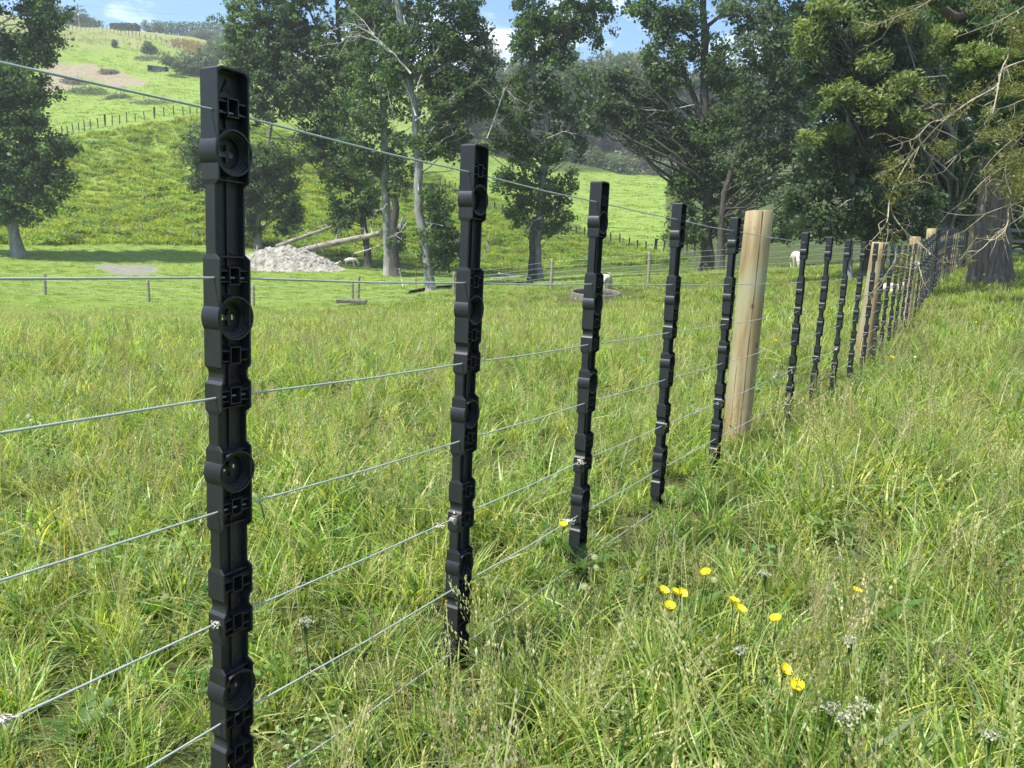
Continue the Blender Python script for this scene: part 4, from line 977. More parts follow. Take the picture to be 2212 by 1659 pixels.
make_tree('poplar_tree', 1160, 42, [([(1162, 595), (1160, 540), (1165, 480), (1171, 400), (1178, 330), (1181, 265), (1175, 210), (1151, 165), (1149, 117), (1153, 30), (1155, -60)], .24, .12), ([(1150, 150), (1175, 100), (1205, 50)], .08, .04)],
    [(1135, 40, 34, 60), (1120, 100, 24, 30), (1160, 90, 40, 54), (1205, 40, 60, 48), (1250, 60, 56, 50), (1215, 115, 56, 34), (1300, 20, 40, 30), (1160, 190, 56, 40), (1205, 215, 50, 40), (1110, 250, 52, 44), (1130, 320, 54, 40), (1190, 320, 50, 36), (1085, 215, 40, 40), (1215, 400, 34, 34), (1150, 400, 56, 44), (1130, 455, 46, 34), (1200, 455, 38, 32), (1100, 390, 36, 30), (1185, 500, 44, 20), (1240, 260, 36, 36, 'poplar2'), (1250, 320, 26, 26, 'poplar2'), (1070, 300, 30, 34, 'poplar2')],
    'tall tree with a kinked grey trunk right of the second batten', seed=6, leaf=(.15, .12), crad=.52, per=60, dens=.9, above=[(1200, -60, 110, 40)], dead=[([(1170, 470), (1150, 478), (1140, 500)], .03, 8), ([(1180, 300), (1215, 285), (1250, 290)], .03, 10), ([(1052, 500), (1048, 520), (1056, 545), (1040, 565)], .04, 6), ([(1172, 185), (1200, 150), (1215, 140)], .04, 3)])
make_tree('dead_tree_stump', 1146, 41.5, [([(1148, 596), (1149, 550), (1150, 500), (1154, 468)], .20, .12)], [], 'thin brown dead trunk beside the grey forked trunk in the centre', cat='dead tree', seed=66, bark='darkbark')
make_tree('poplar_tree', 1528, 40, [([(1530, 560), (1530, 480), (1528, 410), (1521, 300), (1520, 205), (1522, 100), (1522, 59), (1517, 0), (1515, -80)], .30, .14), ([(1521, 290), (1500, 215), (1482, 164), (1461, 117), (1430, 70)], .15, .08), ([(1522, 62), (1560, 30), (1600, -10)], .10, .06)],
    [(1420, 50, 40, 36), (1470, 50, 46, 56), (1470, 120, 40, 40), (1400, 120, 34, 26), (1440, 180, 60, 34), (1375, 215, 60, 40, 'poplar2'), (1310, 225, 50, 40, 'poplar2'), (1420, 245, 60, 36), (1540, 130, 34, 50), (1480, 300, 60, 50), (1560, 270, 60, 60), (1500, 380, 56, 50), (1575, 380, 50, 60), (1465, 430, 32, 44), (1480, 500, 44, 34), (1560, 470, 50, 44), (1380, 20, 34, 24), (1590, 200, 44, 50), (1340, 175, 44, 30, 'poplar2'), (1295, 262, 40, 30, 'poplar2'), (1365, 275, 46, 28, 'poplar2'), (1420, 310, 40, 30, 'poplar2'), (1260, 170, 34, 26, 'poplar2')],
    'large dark leafy tree with a forked trunk right of the pasture gap', seed=7, above=[(1470, -60, 90, 50), (1560, -60, 60, 50)], bark='darkbark', dead=[([(1500, 225), (1440, 240), (1380, 235), (1330, 215)], .03, 12)])
make_tree('poplar_tree', 1555, 38, [([(1556, 560), (1560, 470), (1564, 415), (1590, 340), (1620, 270), (1645, 223), (1680, 150)], .18, .07)],
    [(1640, 90, 60, 60), (1700, 60, 56, 60), (1610, 20, 60, 34), (1690, 160, 60, 60), (1650, 230, 60, 60), (1730, 230, 50, 60), (1620, 330, 60, 50), (1700, 320, 56, 50), (1660, 410, 60, 44), (1625, 480, 50, 34), (1740, 390, 46, 40), (1750, 120, 40, 60), (1700, 470, 26, 20)],
    'full leafed tree on a leaning dark trunk, left of the dark conifers', seed=8, mat='poplar2', above=[(1680, -50, 100, 50)], dens=1.15, bark='darkbark')
make_tree('leafy_tree', 1838, 24, [([(1838, 530), (1838, 460), (1839, 380), (1838, 290), (1830, 200)], .12, .06)],
    [(1790, 400, 50, 34), (1850, 420, 56, 34), (1900, 440, 50, 34), (1780, 465, 40, 22), (1830, 480, 56, 24), (1900, 490, 50, 20), (1740, 500, 34, 12), (1760, 350, 40, 30), (1960, 470, 50, 34), (1870, 330, 50, 40), (1990, 430, 50, 34), (1720, 430, 44, 30), (1690, 470, 34, 20), (1930, 500, 60, 18), (1790, 500, 50, 16), (2000, 490, 40, 22), (1810, 350, 50, 36)],
    'low leafy tree with a thin grey stem in front of the dark conifers', seed=9, leaf=(.10, .075), crad=.36, per=60, dens=1.2, mat='poplar2', limbs=False, dead=[([(1838, 430), (1815, 445), (1800, 425)], .015, 8)])
make_tree('bush', 1790, 44, [([(1790, 540), (1792, 500)], .1, .05)], [(1760, 480, 60, 26, 'poplar'), (1830, 500, 80, 24, 'poplar'), (1920, 495, 70, 26), (1680, 505, 50, 18), (1600, 515, 50, 18, 'poplar')],
    'bright leafy undergrowth along the fence under the right hand trees', cat='bush', seed=10, mat='lime', leaf=(.12, .09), limbs=False, dens=1.8)
# dark conifers with yellow green new growth
make_tree('conifer_tree', 1830, 25, [([(1890, 520), (1870, 400), (1850, 100), (1850, -200)], .20, .12)],
    [(1800, 60, 86, 60), (1880, 40, 80, 60), (1800, 150, 70, 44), (1890, 150, 90, 60), (1840, 230, 84, 44), (1910, 250, 70, 50), (1850, 320, 80, 36), (1800, 290, 40, 30), (1920, 340, 60, 50), (1880, 390, 60, 24),
     (1745, 70, 26, 20, 'tips', -1.6), (1752, 100, 22, 13, 'tips', -1.6), (1790, 18, 56, 13, 'tips', -1.8), (1815, 196, 40, 12, 'tips', -2), (1795, 222, 26, 10, 'tips', -2), (1868, 212, 38, 16, 'tips', -2), (1905, 222, 24, 12, 'tips', -2.2), (1758, 300, 26, 12, 'tips', -1.4), (1815, 285, 26, 9, 'tips', -1.6), (1865, 60, 30, 10, 'tips', -2), (1880, 130, 30, 8, 'tips', -2.2), (1885, 255, 24, 12, 'tips', -2.2)],
    'dark layered conifer with yellow green tips, left of the big reddish trunk', seed=11, mat='conifer', leaf=(.17, .06), crad=.40, per=80, dens=1.6, above=[(1860, -90, 130, 90)], bark='darkbark', up=.7, depthf=1.0)
make_tree('conifer_tree', 2045, 27, [([(2050, 540), (2048, 480), (2045, 380), (2040, 100), (2040, -200)], .30, .12)],
    [(1980, 60, 80, 70), (2060, 80, 90, 80), (1970, 170, 70, 50), (2060, 200, 90, 60), (2000, 290, 80, 60), (2080, 320, 80, 60), (2040, 400, 80, 40), (1970, 390, 60, 34), (2150, 60, 80, 80),
     (1965, 178, 44, 18, 'tips', -3.4), (1930, 205, 30, 16, 'tips', -3.4), (1950, 25, 50, 12, 'tips', -3), (2010, 120, 34, 9, 'tips', -3), (1968, 262, 28, 22, 'tips', -3.4), (2090, 150, 40, 12, 'tips', -3), (2030, 60, 30, 10, 'tips', -3)],
    'dark conifer with a pale grey trunk standing just behind the fence end', seed=12, mat='conifer', leaf=(.17, .06), crad=.42, per=80, dens=1.5, above=[(2050, -90, 140, 90)], bark='bark', up=.7, depthf=1.0)
make_tree('conifer_tree', 2290, 34, [([(2290, 530), (2290, 300), (2280, -100)], .3, .12)], [(2200, 200, 90, 90), (2230, 330, 100, 80), (2150, 430, 70, 40), (2240, 440, 90, 50), (2050, 460, 80, 40), (1950, 420, 80, 50), (1960, 300, 80, 70), (2060, 330, 80, 70), (2330, 200, 110, 120), (2340, 400, 110, 80), (2200, 500, 60, 20)],
    'deep dark conifer filling the right edge behind the big trunk', seed=13, mat='conifer', leaf=(.24, .08), crad=.6, per=70, dens=1.5, above=[(2280, -20, 140, 120)], bark='darkbark', up=.6)
# the big tree at the right: stout peeling trunk, canopy over the fence, long hanging branches towards the camera
def big_tree():
    Yb = 17.6; base = onground(2143, Yb); e = empty('big_tree', base, 'stout tree with red brown peeling trunk and long hanging twiggy branches at the right', 'tree')
    R = np.random.default_rng(5); b = MB()
    path = [(2141, 604), (2142, 588), (2143, 560), (2144, 520), (2145, 489), (2148, 449), (2152, 380), (2156, 300), (2162, 180), (2168, 60), (2175, -120), (2180, -350)]
    wid = [43, 39, 36, 33, 31, 30, 28, 27, 25, 22, 17, 8]
    n = 40; vs = []; sub = []
    for i in range(len(path) - 1):
        for k in range(6):
            s = k / 6; sub.append(((path[i][0] * (1 - s) + path[i + 1][0] * s, path[i][1] * (1 - s) + path[i + 1][1] * s), wid[i] * (1 - s) + wid[i + 1] * s))
    sub.append((path[-1], wid[-1])); ph = R.uniform(0, 6.28, 6)
    for j, (p, w) in enumerate(sub):
        c = at(p[0], p[1], Yb) - base; r = w * Yb / FPX * .98
        fl = max(0, 1 - j / 16)
        for k in range(n):
            th = 2 * math.pi * k / n
            f = 1 + .06 * math.sin(3 * th + ph[0]) + .04 * math.sin(5 * th + ph[1] + j * .05) + fl * .12 * math.sin(4 * th + ph[2]) + .035 * math.sin(13 * th + ph[3] + j * .12) + .03 * math.sin(21 * th + ph[4] - j * .2) + R.normal() * .008
            vs.append((c.x + r * f * math.cos(th), c.y + r * f * math.sin(th), c.z - (.25 if j == 0 else 0)))
    m_ = len(sub); fs = [(i * n + k, i * n + (k + 1) % n, (i + 1) * n + (k + 1) % n, (i + 1) * n + k) for i in range(m_ - 1) for k in range(n)]
    b.add(vs, fs, True)
    def W(px, py, Y): return at(px, py, Y) - base
    # limbs reaching out above the fence
    limbs = [[(2160, 60, 17.6), (2240, -60, 14), (2330, -160, 10.5), (2330, -170, 8), (2250, -120, 6.6)], [(2160, 120, 17.6), (2080, 40, 16), (2000, 0, 15), (1930, -40, 14)],
             [(2158, 200, 17.6), (2290, 120, 14), (2400, 60, 10), (2420, 20, 7.5), (2330, -10, 6.4)], [(2155, 260, 17.6), (2060, 230, 17), (1990, 240, 16.2)], [(2156, 300, 17.6), (2240, 260, 16), (2330, 240, 15)]]
    for L in limbs:
        pts = [W(*q) for q in L]; q = []
        for i in range(len(pts) - 1):
            for k in range(4): q.append(pts[i].lerp(pts[i + 1], k / 4) + Vector(R.normal(size=3)) * .03)
        q.append(pts[-1]); b.tube(q, [.13 * (1 - .8 * i / (len(q) - 1)) for i in range(len(q))], 8)
    b.build('trunk', M['redbark'], e)
    # crown high and behind, dark with yellow green shelves of new growth
    def foliage_blobs(nm, bl, mat, leaf, crad, per, dens, up=.6):
        P = []
        for cx, cy, Y, rx, ry in bl:
            c = np.array(W(cx, cy, Y)); k = Y / FPX; sx, sz = rx * k, ry * k; sy = (sx + sz) / 2
            m = max(4, int(dens * 4.2 * (sx * sy * sz) ** (2 / 3) / crad ** 2)); u = R.normal(size=(m, 3)); u /= np.linalg.norm(u, axis=1, keepdims=True)
            P.append(c + u * (R.random(m) ** .42)[:, None] * np.array([sx, sy, sz]))
        P = np.concatenate(P); nc = len(P); idx = np.repeat(np.arange(nc), R.poisson(per, nc)); m = len(idx)
        u = R.normal(size=(m, 3)); u /= np.linalg.norm(u, axis=1, keepdims=True); Q = P[idx] + u * (R.random(m) ** .6 * crad * .8)[:, None] * np.array([1, 1, .6])
        L = R.uniform(.6, 1.3, m) * leaf[0]; V = leaf_verts(Q, L, L * leaf[1] / leaf[0], up, 0, R); tone = np.clip(.45 + .2 * R.normal(size=nc)[idx] + .25 * R.normal(size=m), 0, 1)
        link('crown', quads_mesh(nm, V, 4, M[mat], tone), e)
    foliage_blobs('crown', [(2080, 20, 18, 90, 50), (2180, 30, 19, 90, 70), (2130, 110, 19, 90, 60), (2220, 150, 18.5, 80, 80), (2100, 200, 19.5, 70, 50), (2200, 270, 19.5, 80, 60), (2130, 330, 19.5, 60, 40), (2250, 350, 18.5, 70, 60), (1990, -40, 15, 90, 50), (2150, -80, 17, 150, 70), (2160, 60, 16.2, 70, 50), (2150, 150, 16.4, 60, 50), (2160, 240, 16.4, 60, 50), (2140, 320, 16.6, 40, 40), (2170, 360, 16.4, 30, 20), (2090, 90, 16.2, 50, 30), (2200, 60, 15, 60, 50), (2070, 30, 16, 60, 34), (2200, 180, 15.5, 40, 60)], 'conifer', (.14, .05), .32, 80, 1.9)
    foliage_blobs('crown', [(2110, 112, 13, 44, 16), (2135, 125, 13, 34, 14), (2170, 110, 12.5, 34, 14), (2080, 140, 13, 22, 14), (2040, 60, 13, 30, 12), (2190, 200, 12.5, 30, 14), (2140, 245, 13, 26, 10)], 'tips', (.075, .022), .16, 60, 1.6)
    foliage_blobs('crown', [(2190, 180, 7.5, 26, 34), (2200, 90, 7.5, 30, 26), (2205, 350, 7, 22, 34), (2190, 395, 7, 26, 30), (2140, 290, 8, 16, 12), (2195, 260, 7.5, 24, 26)], 'narrow', (.055, .010), .15, 80, 1.5, .2)
    # hanging twigs near the camera
    K = [([(2250, 120), (2166, 150), (2154, 185), (2094, 220), (2041, 260), (2006, 295), (1966, 342), (1926, 415), (1918, 469), (1912, 493), (1924, 502), (1930, 528), (1935, 558), (1914, 592), (1888, 623)], 6.6, .0075),
         ([(1926, 440), (1928, 463), (1957, 502), (1989, 528), (2025, 560), (2062, 588)], 6.6, .0055), ([(1950, 495), (1957, 506), (1979, 556), (1991, 597), (1997, 615)], 6.6, .0045),
         ([(2190, 60), (2179, 118), (2164, 150), (2151, 215), (2141, 255), (2119, 292), (2084, 322), (2041, 355)], 6.2, .006), ([(2041, 260), (2011, 265), (1979, 297), (1950, 308), (1921, 317)], 6.6, .0045),
         ([(2060, -40), (2011, 0), (1976, 20), (1934, 37), (1894, 54), (1861, 62)], 5.6, .005), ([(2260, -10), (2212, 15), (2164, 42), (2120, 60), (2066, 80)], 6.4, .005),
         ([(2260, 400), (2220, 430), (2163, 449), (2118, 464), (2064, 464)], 6.0, .0045), ([(2250, 440), (2211, 465), (2155, 504), (2118, 540), (2092, 544), (2068, 568)], 6.0, .0055), ([(2190, 380), (2179, 449), (2177, 479), (2167, 502), (2140, 520), (2132, 508)], 6.0, .005),
         ([(2250, 330), (2212, 350), (2160, 365), (2120, 395), (2090, 430), (2060, 470)], 6.8, .0045), ([(2260, 200), (2212, 215), (2170, 232), (2130, 238)], 6.8, .0045), ([(2240, 270), (2190, 300), (2150, 335), (2120, 372)], 6.9, .004), ([(1979, 297), (1960, 340), (1930, 362), (1900, 372)], 6.6, .0035), ([(2212, 290), (2180, 330), (2172, 380), (2185, 420)], 6.2, .0045), ([(2020, 330), (2000, 372), (1965, 395), (1920, 402)], 6.6, .0035)]
    LV = []; sprays = []
    for path, Y, r in K:
        pts = [W(x, y, Y + .25 * math.sin(i * 1.3)) for i, (x, y) in enumerate(path)]; q = []
        for i in range(len(pts) - 1):
            a0 = pts[max(i - 1, 0)]; a1 = pts[i]; a2 = pts[i + 1]; a3 = pts[min(i + 2, len(pts) - 1)]
            for k in range(4):
                s = k / 4; q.append(.5 * ((2 * a1) + (a2 - a0) * s + (2 * a0 - 5 * a1 + 4 * a2 - a3) * s * s + (3 * a1 - a0 - 3 * a2 + a3) * s ** 3))
        q.append(pts[-1]); bb = MB(); nn = len(q); bb.tube(q, [r * (1.2 - .8 * i / (nn - 1)) for i in range(nn)], 6)
        rr = np.random.default_rng(int(path[0][0] + path[0][1] + 999)); tw = []
        for _ in range(int(nn * .5)):
            i = rr.integers(nn // 6, nn - 1); d = ((q[i + 1] - q[i]).normalized() + Vector(rr.normal(size=3)) * .65).normalized(); l = rr.uniform(.06, .32); d.z -= .15
            t3 = [q[i], q[i] + d * l * .5 + Vector(rr.normal(size=3)) * l * .07, q[i] + d * l + Vector(rr.normal(size=3)) * l * .14]; bb.tube(t3, [r * .5, r * .38, r * .15], 4, cap=False); tw.append(t3)
        br = bb.build('branch', M['twig'], e)
        # narrow leaves in rows on some twigs
        C = []; A = []
        for t3 in tw:
            if rr.random() < (.8 if path[0][1] < 350 else .4):
                for k in range(rr.integers(5, 15)):
                    s = rr.random(); p = t3[1].lerp(t3[2], s) if s > .3 else t3[0].lerp(t3[1], s + .3); dd = (t3[2] - t3[0]).normalized(); side = dd.cross(Vector(rr.normal(size=3))).normalized(); ax = (dd * .7 + side).normalized()
                    C.append((p, ax))
        if path[-1] == (1861, 62):
            for i in range(nn - 1):
                for sg in (-1, 1, -1, 1):
                    dd = (q[i + 1] - q[i]).normalized(); C.append((q[i].lerp(q[i + 1], rr.random()), (dd * .35 + Vector((0, 0, sg)) + Vector(rr.normal(size=3)) * .25).normalized()))
        V = []
        for p, ax in C:
            l = rr.uniform(.025, .055); w = l * .17; sd = ax.cross(Vector(rr.normal(size=3))).normalized(); V += [p, p + ax * l * .45 + sd * w * .5, p + ax * l, p + ax * l * .45 - sd * w * .5]
        if V: tag(link('leaf_spray', quads_mesh('leaf_spray', np.array([tuple(v) for v in V]), 4, M['narrow'], rr.random(len(V) // 4)), br), kind='stuff')
    # leafy sprays hanging between
    sp = []
    for cx, cy, rx, ry, Y in ((2085, 210, 20, 14, 6.9), (2060, 245, 22, 14, 6.9), (2105, 195, 14, 14, 6.9), (2028, 318, 20, 14, 6.6), (2040, 322, 16, 18, 6.6), (1925, 352, 22, 14, 6.6), (1950, 390, 26, 22, 6.6), (1910, 385, 16, 12, 6.6), (1930, 425, 20, 18, 6.6), (2180, 350, 26, 24, 6.2), (2200, 400, 20, 34, 6.1), (2185, 290, 22, 18, 6.2), (2130, 12, 30, 12, 6.2), (1950, 30, 24, 10, 5.6), (2040, 80, 16, 18, 6.2), (1965, 55, 8, 18, 5.7), (2140, 372, 18, 10, 6.4), (1945, 590, 8, 34, 6.9), (1960, 560, 8, 24, 6.9), (2010, 210, 26, 10, 7), (2195, 60, 24, 20, 6.3)):
        c = np.array(W(cx, cy, Y)); k = Y / FPX; n_ = int(rx * ry * .65)
        sp.append(c + R.normal(size=(n_, 3)) * np.array([rx, (rx + ry) / 2, ry]) * k * .6)
    P = np.concatenate(sp); L = R.uniform(.022, .052, len(P)); V = leaf_verts(P, L, L * .17, .1, .3, R)
    tag(link('leaf_spray', quads_mesh('leaf_spray', V, 4, M['narrow'], R.random(len(P))), e), kind='stuff')
big_tree()

# background bush on the far slope: every crown its own tree
BK = 'scrubby trees on the slope behind'
BUSH = [(1015, 250, 28, 45, 120, 'olive'), (1050, 180, 34, 48, 150, 'olive'), (1040, 120, 40, 40, 175, 'brownbush'), (1085, 330, 34, 36, 118, 'olive'), (1070, 250, 34, 40, 130, 'brownbush'), (990, 300, 30, 26, 118, 'olive'),
        (1110, 170, 34, 40, 160, 'olive'), (1220, 300, 30, 70, 125, 'olive'), (1265, 280, 34, 80, 128, 'brownbush'), (1310, 250, 34, 90, 130, 'brownbush'), (1360, 270, 36, 90, 128, 'brownbush'), (1405, 290, 30, 70, 126, 'brownbush'), (1440, 320, 24, 50, 124, 'olive'),
        (1240, 355, 24, 24, 117, 'olive'), (1290, 345, 22, 24, 117, 'lime'), (1335, 352, 24, 20, 117, 'olive'), (1385, 352, 30, 22, 117, 'brownbush'), (1425, 362, 20, 18, 117, 'olive'), (1260, 180, 40, 44, 160, 'olive'), (1330, 165, 44, 50, 165, 'olive'), (1390, 160, 44, 46, 165, 'brownbush'), (1190, 190, 44, 50, 165, 'olive'), (1160, 260, 40, 50, 140, 'brownbush'),
        (1225, 362, 26, 13, 116, 'olive'), (1262, 366, 22, 12, 116, 'brownbush'), (1312, 366, 26, 13, 116, 'olive'), (1360, 370, 24, 12, 116, 'olive'), (1405, 374, 22, 12, 116, 'brownbush'), (1445, 378, 24, 14, 116, 'olive'), (1375, 140, 36, 26, 185, 'brownbush'), (1300, 150, 36, 26, 185, 'olive'), (1440, 180, 40, 50, 160, 'olive'), (1480, 220, 40, 60, 150, 'olive'), (1550, 180, 50, 60, 150, 'olive'), (1620, 200, 60, 70, 150, 'olive'), (1700, 200, 60, 80, 150, 'olive'), (1500, 340, 40, 40, 122, 'brownbush'), (1230, 150, 40, 26, 185, 'olive'), (1140, 160, 40, 26, 185, 'olive')]
BKL = {'olive': 'olive green scrub tree in the bush on the far slope beyond the pasture', 'brownbush': 'brown grey dying tree in the bush on the far slope beyond the pasture', 'lime': 'bright green shrub at the top edge of the far pasture'}
def scrub_label(cx, mt_):
    k = {'olive': 'olive green scrub tree', 'brownbush': 'brown grey dying scrub tree', 'lime': 'bright green shrub'}[mt_]
    w = 'on the slope behind the second batten' if cx < 1130 else 'on the slope directly behind the central forked tree' if cx < 1230 else 'in the gap above the far pasture' if cx < 1450 else 'behind the large leafy trees on the right'
    return k + ' ' + w, k + 's ' + w
for i, (cx, cy, rx, ry, Y, mt_) in enumerate(BUSH):
    Y = Y + (38 if cx > 1150 else 28) if Y < 135 else max(Y, 165)
    g = onground(cx, Y); gy = float(project([[g.x, g.y, g.z]])[1][0])
    top = cy - ry; bot = min(gy, cy + ry * 1.4); 
    tp = [([(cx, gy + 6), (cx + random.uniform(-6, 6), (gy + cy) / 2), (cx + random.uniform(-8, 8), cy - ry * .6)], .28, .08)]
    make_tree('scrub_tree', cx, Y, tp, [(cx, cy, rx, ry), (cx + rx * .5, cy + ry * .45, rx * .7, ry * .55), (cx - rx * .5, cy + ry * .35, rx * .7, ry * .6)] + ([(cx + random.uniform(-9, 9), gy - 11, rx * .9, 13)] if gy - cy < 150 else []), scrub_label(cx, mt_)[0], seed=200 + i, mat=mt_, leaf=(.50, .36) if mt_ != 'brownbush' else (.50, .20), crad=1.4, per=46, dens=1.3, limbs=(mt_ == 'brownbush'), bark='bark', group=scrub_label(cx, mt_)[1])

# ------------------------------------------------------------------ hill top on the left
def hill_bush(name, px, py, rx, ry, label, cat, mat, seed, Y=None, leaf=.34, per=34, crad=1.0, group=None, flat=False):
    Y = Y or yrow(px, py + ry * .8)
    return make_tree(name, px, Y, [([(px, py + ry), (px, py)], .25, .1)], [(px, py, rx, ry)] + ([] if flat else [(px - rx * .5, py + ry * .3, rx * .5, ry * .6), (px + rx * .5, py + ry * .25, rx * .5, ry * .6)]), label, cat=cat, seed=seed, mat=mat, leaf=(leaf, leaf * .7), crad=crad, per=per, limbs=False, bark='darkbark', group=group)
hill_bush('conifer_tree', 165, 44, 26, 22, 'dark evergreen on the skyline beside the power pole', 'tree', 'conifer', 301, Y=216)
hill_bush('conifer_tree', 195, 52, 24, 14, 'lower dark evergreen sloping down right of the power pole', 'tree', 'conifer', 302, Y=216)
hill_bush('conifer_tree', 120, 40, 30, 26, 'dark evergreen on the skyline half hidden by the left tree', 'tree', 'conifer', 303, Y=212)
hill_bush('conifer_tree', 5, 40, 30, 18, 'dark evergreen on the skyline at the far left edge', 'tree', 'conifer', 304, Y=216)
hill_bush('flat_topped_tree', 332, 58, 28, 12, 'round spreading green tree standing before the clipped skyline hedge', 'tree', 'olive', 305, Y=228)
make_tree('bush', 318, yrow(318, 118), [([(318, 118), (318, 108)], .2, .1)], [(318, 104, 13, 12, 'lime'), (324, 110, 12, 9, 'conifer')], 'round bush, lime green on top, alone on the upper hillside', cat='bush', seed=306, leaf=(.26, .2), crad=.6, limbs=False)
hill_bush('cypress_tree', 248, 95, 5, 9, 'tiny upright dark cypress on the upper hillside', 'tree', 'conifer', 307, Y=yrow(248, 104), leaf=.2, crad=.4)
for i, (px, py, rx, ry, m_) in enumerate([(365, 128, 18, 14, 'olive'), (390, 135, 22, 18, 'olive'), (420, 140, 24, 20, 'olive'), (445, 130, 24, 24, 'poplar2'), (415, 152, 22, 14, 'olive'), (450, 158, 24, 16, 'poplar2'), (395, 152, 16, 10, 'olive'), (470, 110, 30, 24, 'poplar2')]):
    hill_bush('bush', px, py, rx, ry, 'grey green bush in the thicket on the hillside left of the nearest batten', 'bush', m_, 310 + i, group='bushes of the hillside thicket', Y=yrow(px, 158) - 4 + i * .7)
for i, (px, py, rx, ry) in enumerate([(440, 74, 22, 12), (462, 82, 26, 14), (420, 80, 16, 8)]):
    hill_bush('bush', px, py, rx, ry, ('feathery olive bush in front of the right half of the hedge', 'feathery olive bush right of the orange flower bank', 'small olive bush below the clipped hedge')[i], 'bush', 'olive', 320 + i, Y=228)
# clipped shelter hedge on the skyline: two runs
def hedge(px0, px1, ty, Y, label, seed):
    a = onground(px0, Y); c = onground(px1, Y); e = empty('clipped_hedge', a, label, 'hedge'); R = np.random.default_rng(seed)
    n = 5200; s = R.random(n); top = [at(px0, ty[0], Y).z, at(px1, ty[1], Y).z]
    x = a.x + (c.x - a.x) * s; z0 = a.z + (c.z - a.z) * s; zt = top[0] + (top[1] - top[0]) * s; v = R.random(n) ** .55
    z = z0 + (zt - z0) * (.25 + .75 * v); y = Y + R.uniform(-1.3, 1.3, n)
    g_ = np.sin(s * 60 + seed) * .5 + np.sin(s * 23) * .5; keep = (v > .35) | (R.random(n) < .35 + .3 * g_); P = np.stack([x, y, z], 1)[keep] - np.array(a)
    L = R.uniform(.35, .7, len(P)); link('foliage', quads_mesh('foliage', leaf_verts(P, L, L * .7, .3, 0, R), 4, M['conifer'], np.clip(R.normal(.5, .25, len(P)), 0, 1)), e)
    b = MB(); k = int(abs(c.x - a.x) / 1.9)
    for i in range(k + 1):
        s_ = i / k; p = a.lerp(c, s_) - a; h = (top[0] + (top[1] - top[0]) * s_) - (a.z + (c.z - a.z) * s_); b.tube([p - Vector((0, 0, .3)), p + Vector((random.uniform(-.2, .2), 0, h * .9))], .16, 5)
    b.build('trunk', M['darkbark'], e)
hedge(243, 300, (52, 53), 224, 'short run of clipped skyline hedge left of the spreading tree', 1)
hedge(345, 560, (49, 50), 238, 'long clipped skyline hedge with bare trunks right of the spreading tree', 2)
# orange flowering bank and garden
R_ = np.random.default_rng(3); P = []
for _ in range(1300):
    px = R_.uniform(382, 478); p = hit(px, 94 + (px - 382) * .2 + R_.uniform(-5, 15) * (1 if px > 400 else .6)); P.append((p.x, p.y))
P = np.array(P); P = np.repeat(P, 4, 0) + R_.normal(size=(len(P) * 4, 2)) * .6; Z = ground(P[:, 0], P[:, 1])
P3 = np.stack([P[:, 0], P[:, 1], Z + R_.uniform(.05, .7, len(P))], 1); L = R_.uniform(.3, .6, len(P3))
o = link('orange_flower_bank', quads_mesh('orange_flower_bank', leaf_verts(P3, L, L * .8, .5, 0, R_), 4, M['orangefl'], R_.random(len(P3)))); tag(o, 'bank of orange ground cover flowers below the hedge on the hill', 'flowers', kind='stuff')
# power pole with wires
pp = onground(172, 211); pole = empty('power_pole', pp, 'wooden power pole with one crossarm on the skyline at top left', 'power pole')
top = at(170, 8, 211).z - pp.z; b = MB(); b.tube([(0, 0, -1), (-.25, 0, top)], [.17, .12], 8); b.build('pole', M['greywood'], pole)
b = MB(); b.box(-1.5, 1.1, -.07, .07, top - .75, top - .6); b.build('crossarm', M['greywood'], pole)
for x in (-1.4, -.7, .4, 1.0):
    b = MB(); b.tube([(x, 0, top - .6), (x, 0, top - .3)], .06, 6); b.build('insulator', M['darkmetal'], pole)
b = MB(); b.tube([(-.05, -.2, top * .55), (-.08, -.2, top * .62)], .22, 8); b.build('transformer', M['white'], pole)
for j in range(2):
    b = MB(); b.tube([Vector((1.0 - j * 2.4, 0, top - .3)), Vector((22, -3, top - 2.3)), Vector((50, -6, top - 2.5 - j)), Vector((90, -10, top - 1))], .012, 3, cap=False); b.build('cable', M['darkmetal'], pole)
# black water trough sheet on the hill
tr = onground(341, yrow(341, 156)); b = MB()
b.box(-1.9, 1.9, -.5, .5, -.3, .12); b.box(-1.95, 1.95, .42, .5, .1, 1.15); b.box(-1.95, -1.87, -.5, .5, .1, 1.05); b.box(1.87, 1.95, -.5, .5, .1, 1.15)
o = b.build('windbreak', M['darkmetal']); o.location = tr; o.rotation_euler = (0, .12, -.25); tag(o, 'black open fronted windbreak panel standing on the left hillside', 'windbreak')
# gorse and slash piles on the slip
def brush_pile(px, py, rx, ry, label, seed, mat='olive', n=900):
    Y = yrow(px, py + ry * .5); g = onground(px, Y); R = np.random.default_rng(seed); k = Y / FPX; e = empty('brush_pile', g, label, 'brush pile')
    u = R.normal(size=(n, 3)); u /= np.linalg.norm(u, axis=1, keepdims=True); P = u * (R.random(n) ** .5)[:, None] * np.array([rx * k, rx * k * .5, ry * k * 1.3]); P[:, 2] = np.abs(P[:, 2])
    P[:, 2] += ground(P[:, 0] + g.x, P[:, 1] + g.y) - g.z
    L = R.uniform(.25, .5, n); link('foliage', quads_mesh('foliage', leaf_verts(P, L, L * .5, .2, 0, R), 4, M[mat], np.clip(R.normal(.5, .25, n), 0, 1)), e)
    b = MB()
    for i in range(60):
        p = Vector(P[R.integers(n)]); d = Vector(R.normal(size=3)); d.z = abs(d.z) * .5; d.normalize(); b.tube([p, p + d * R.uniform(.5, 1.6)], [.05, .02], 4, cap=False)
    b.build('sticks', M['twig'], e)
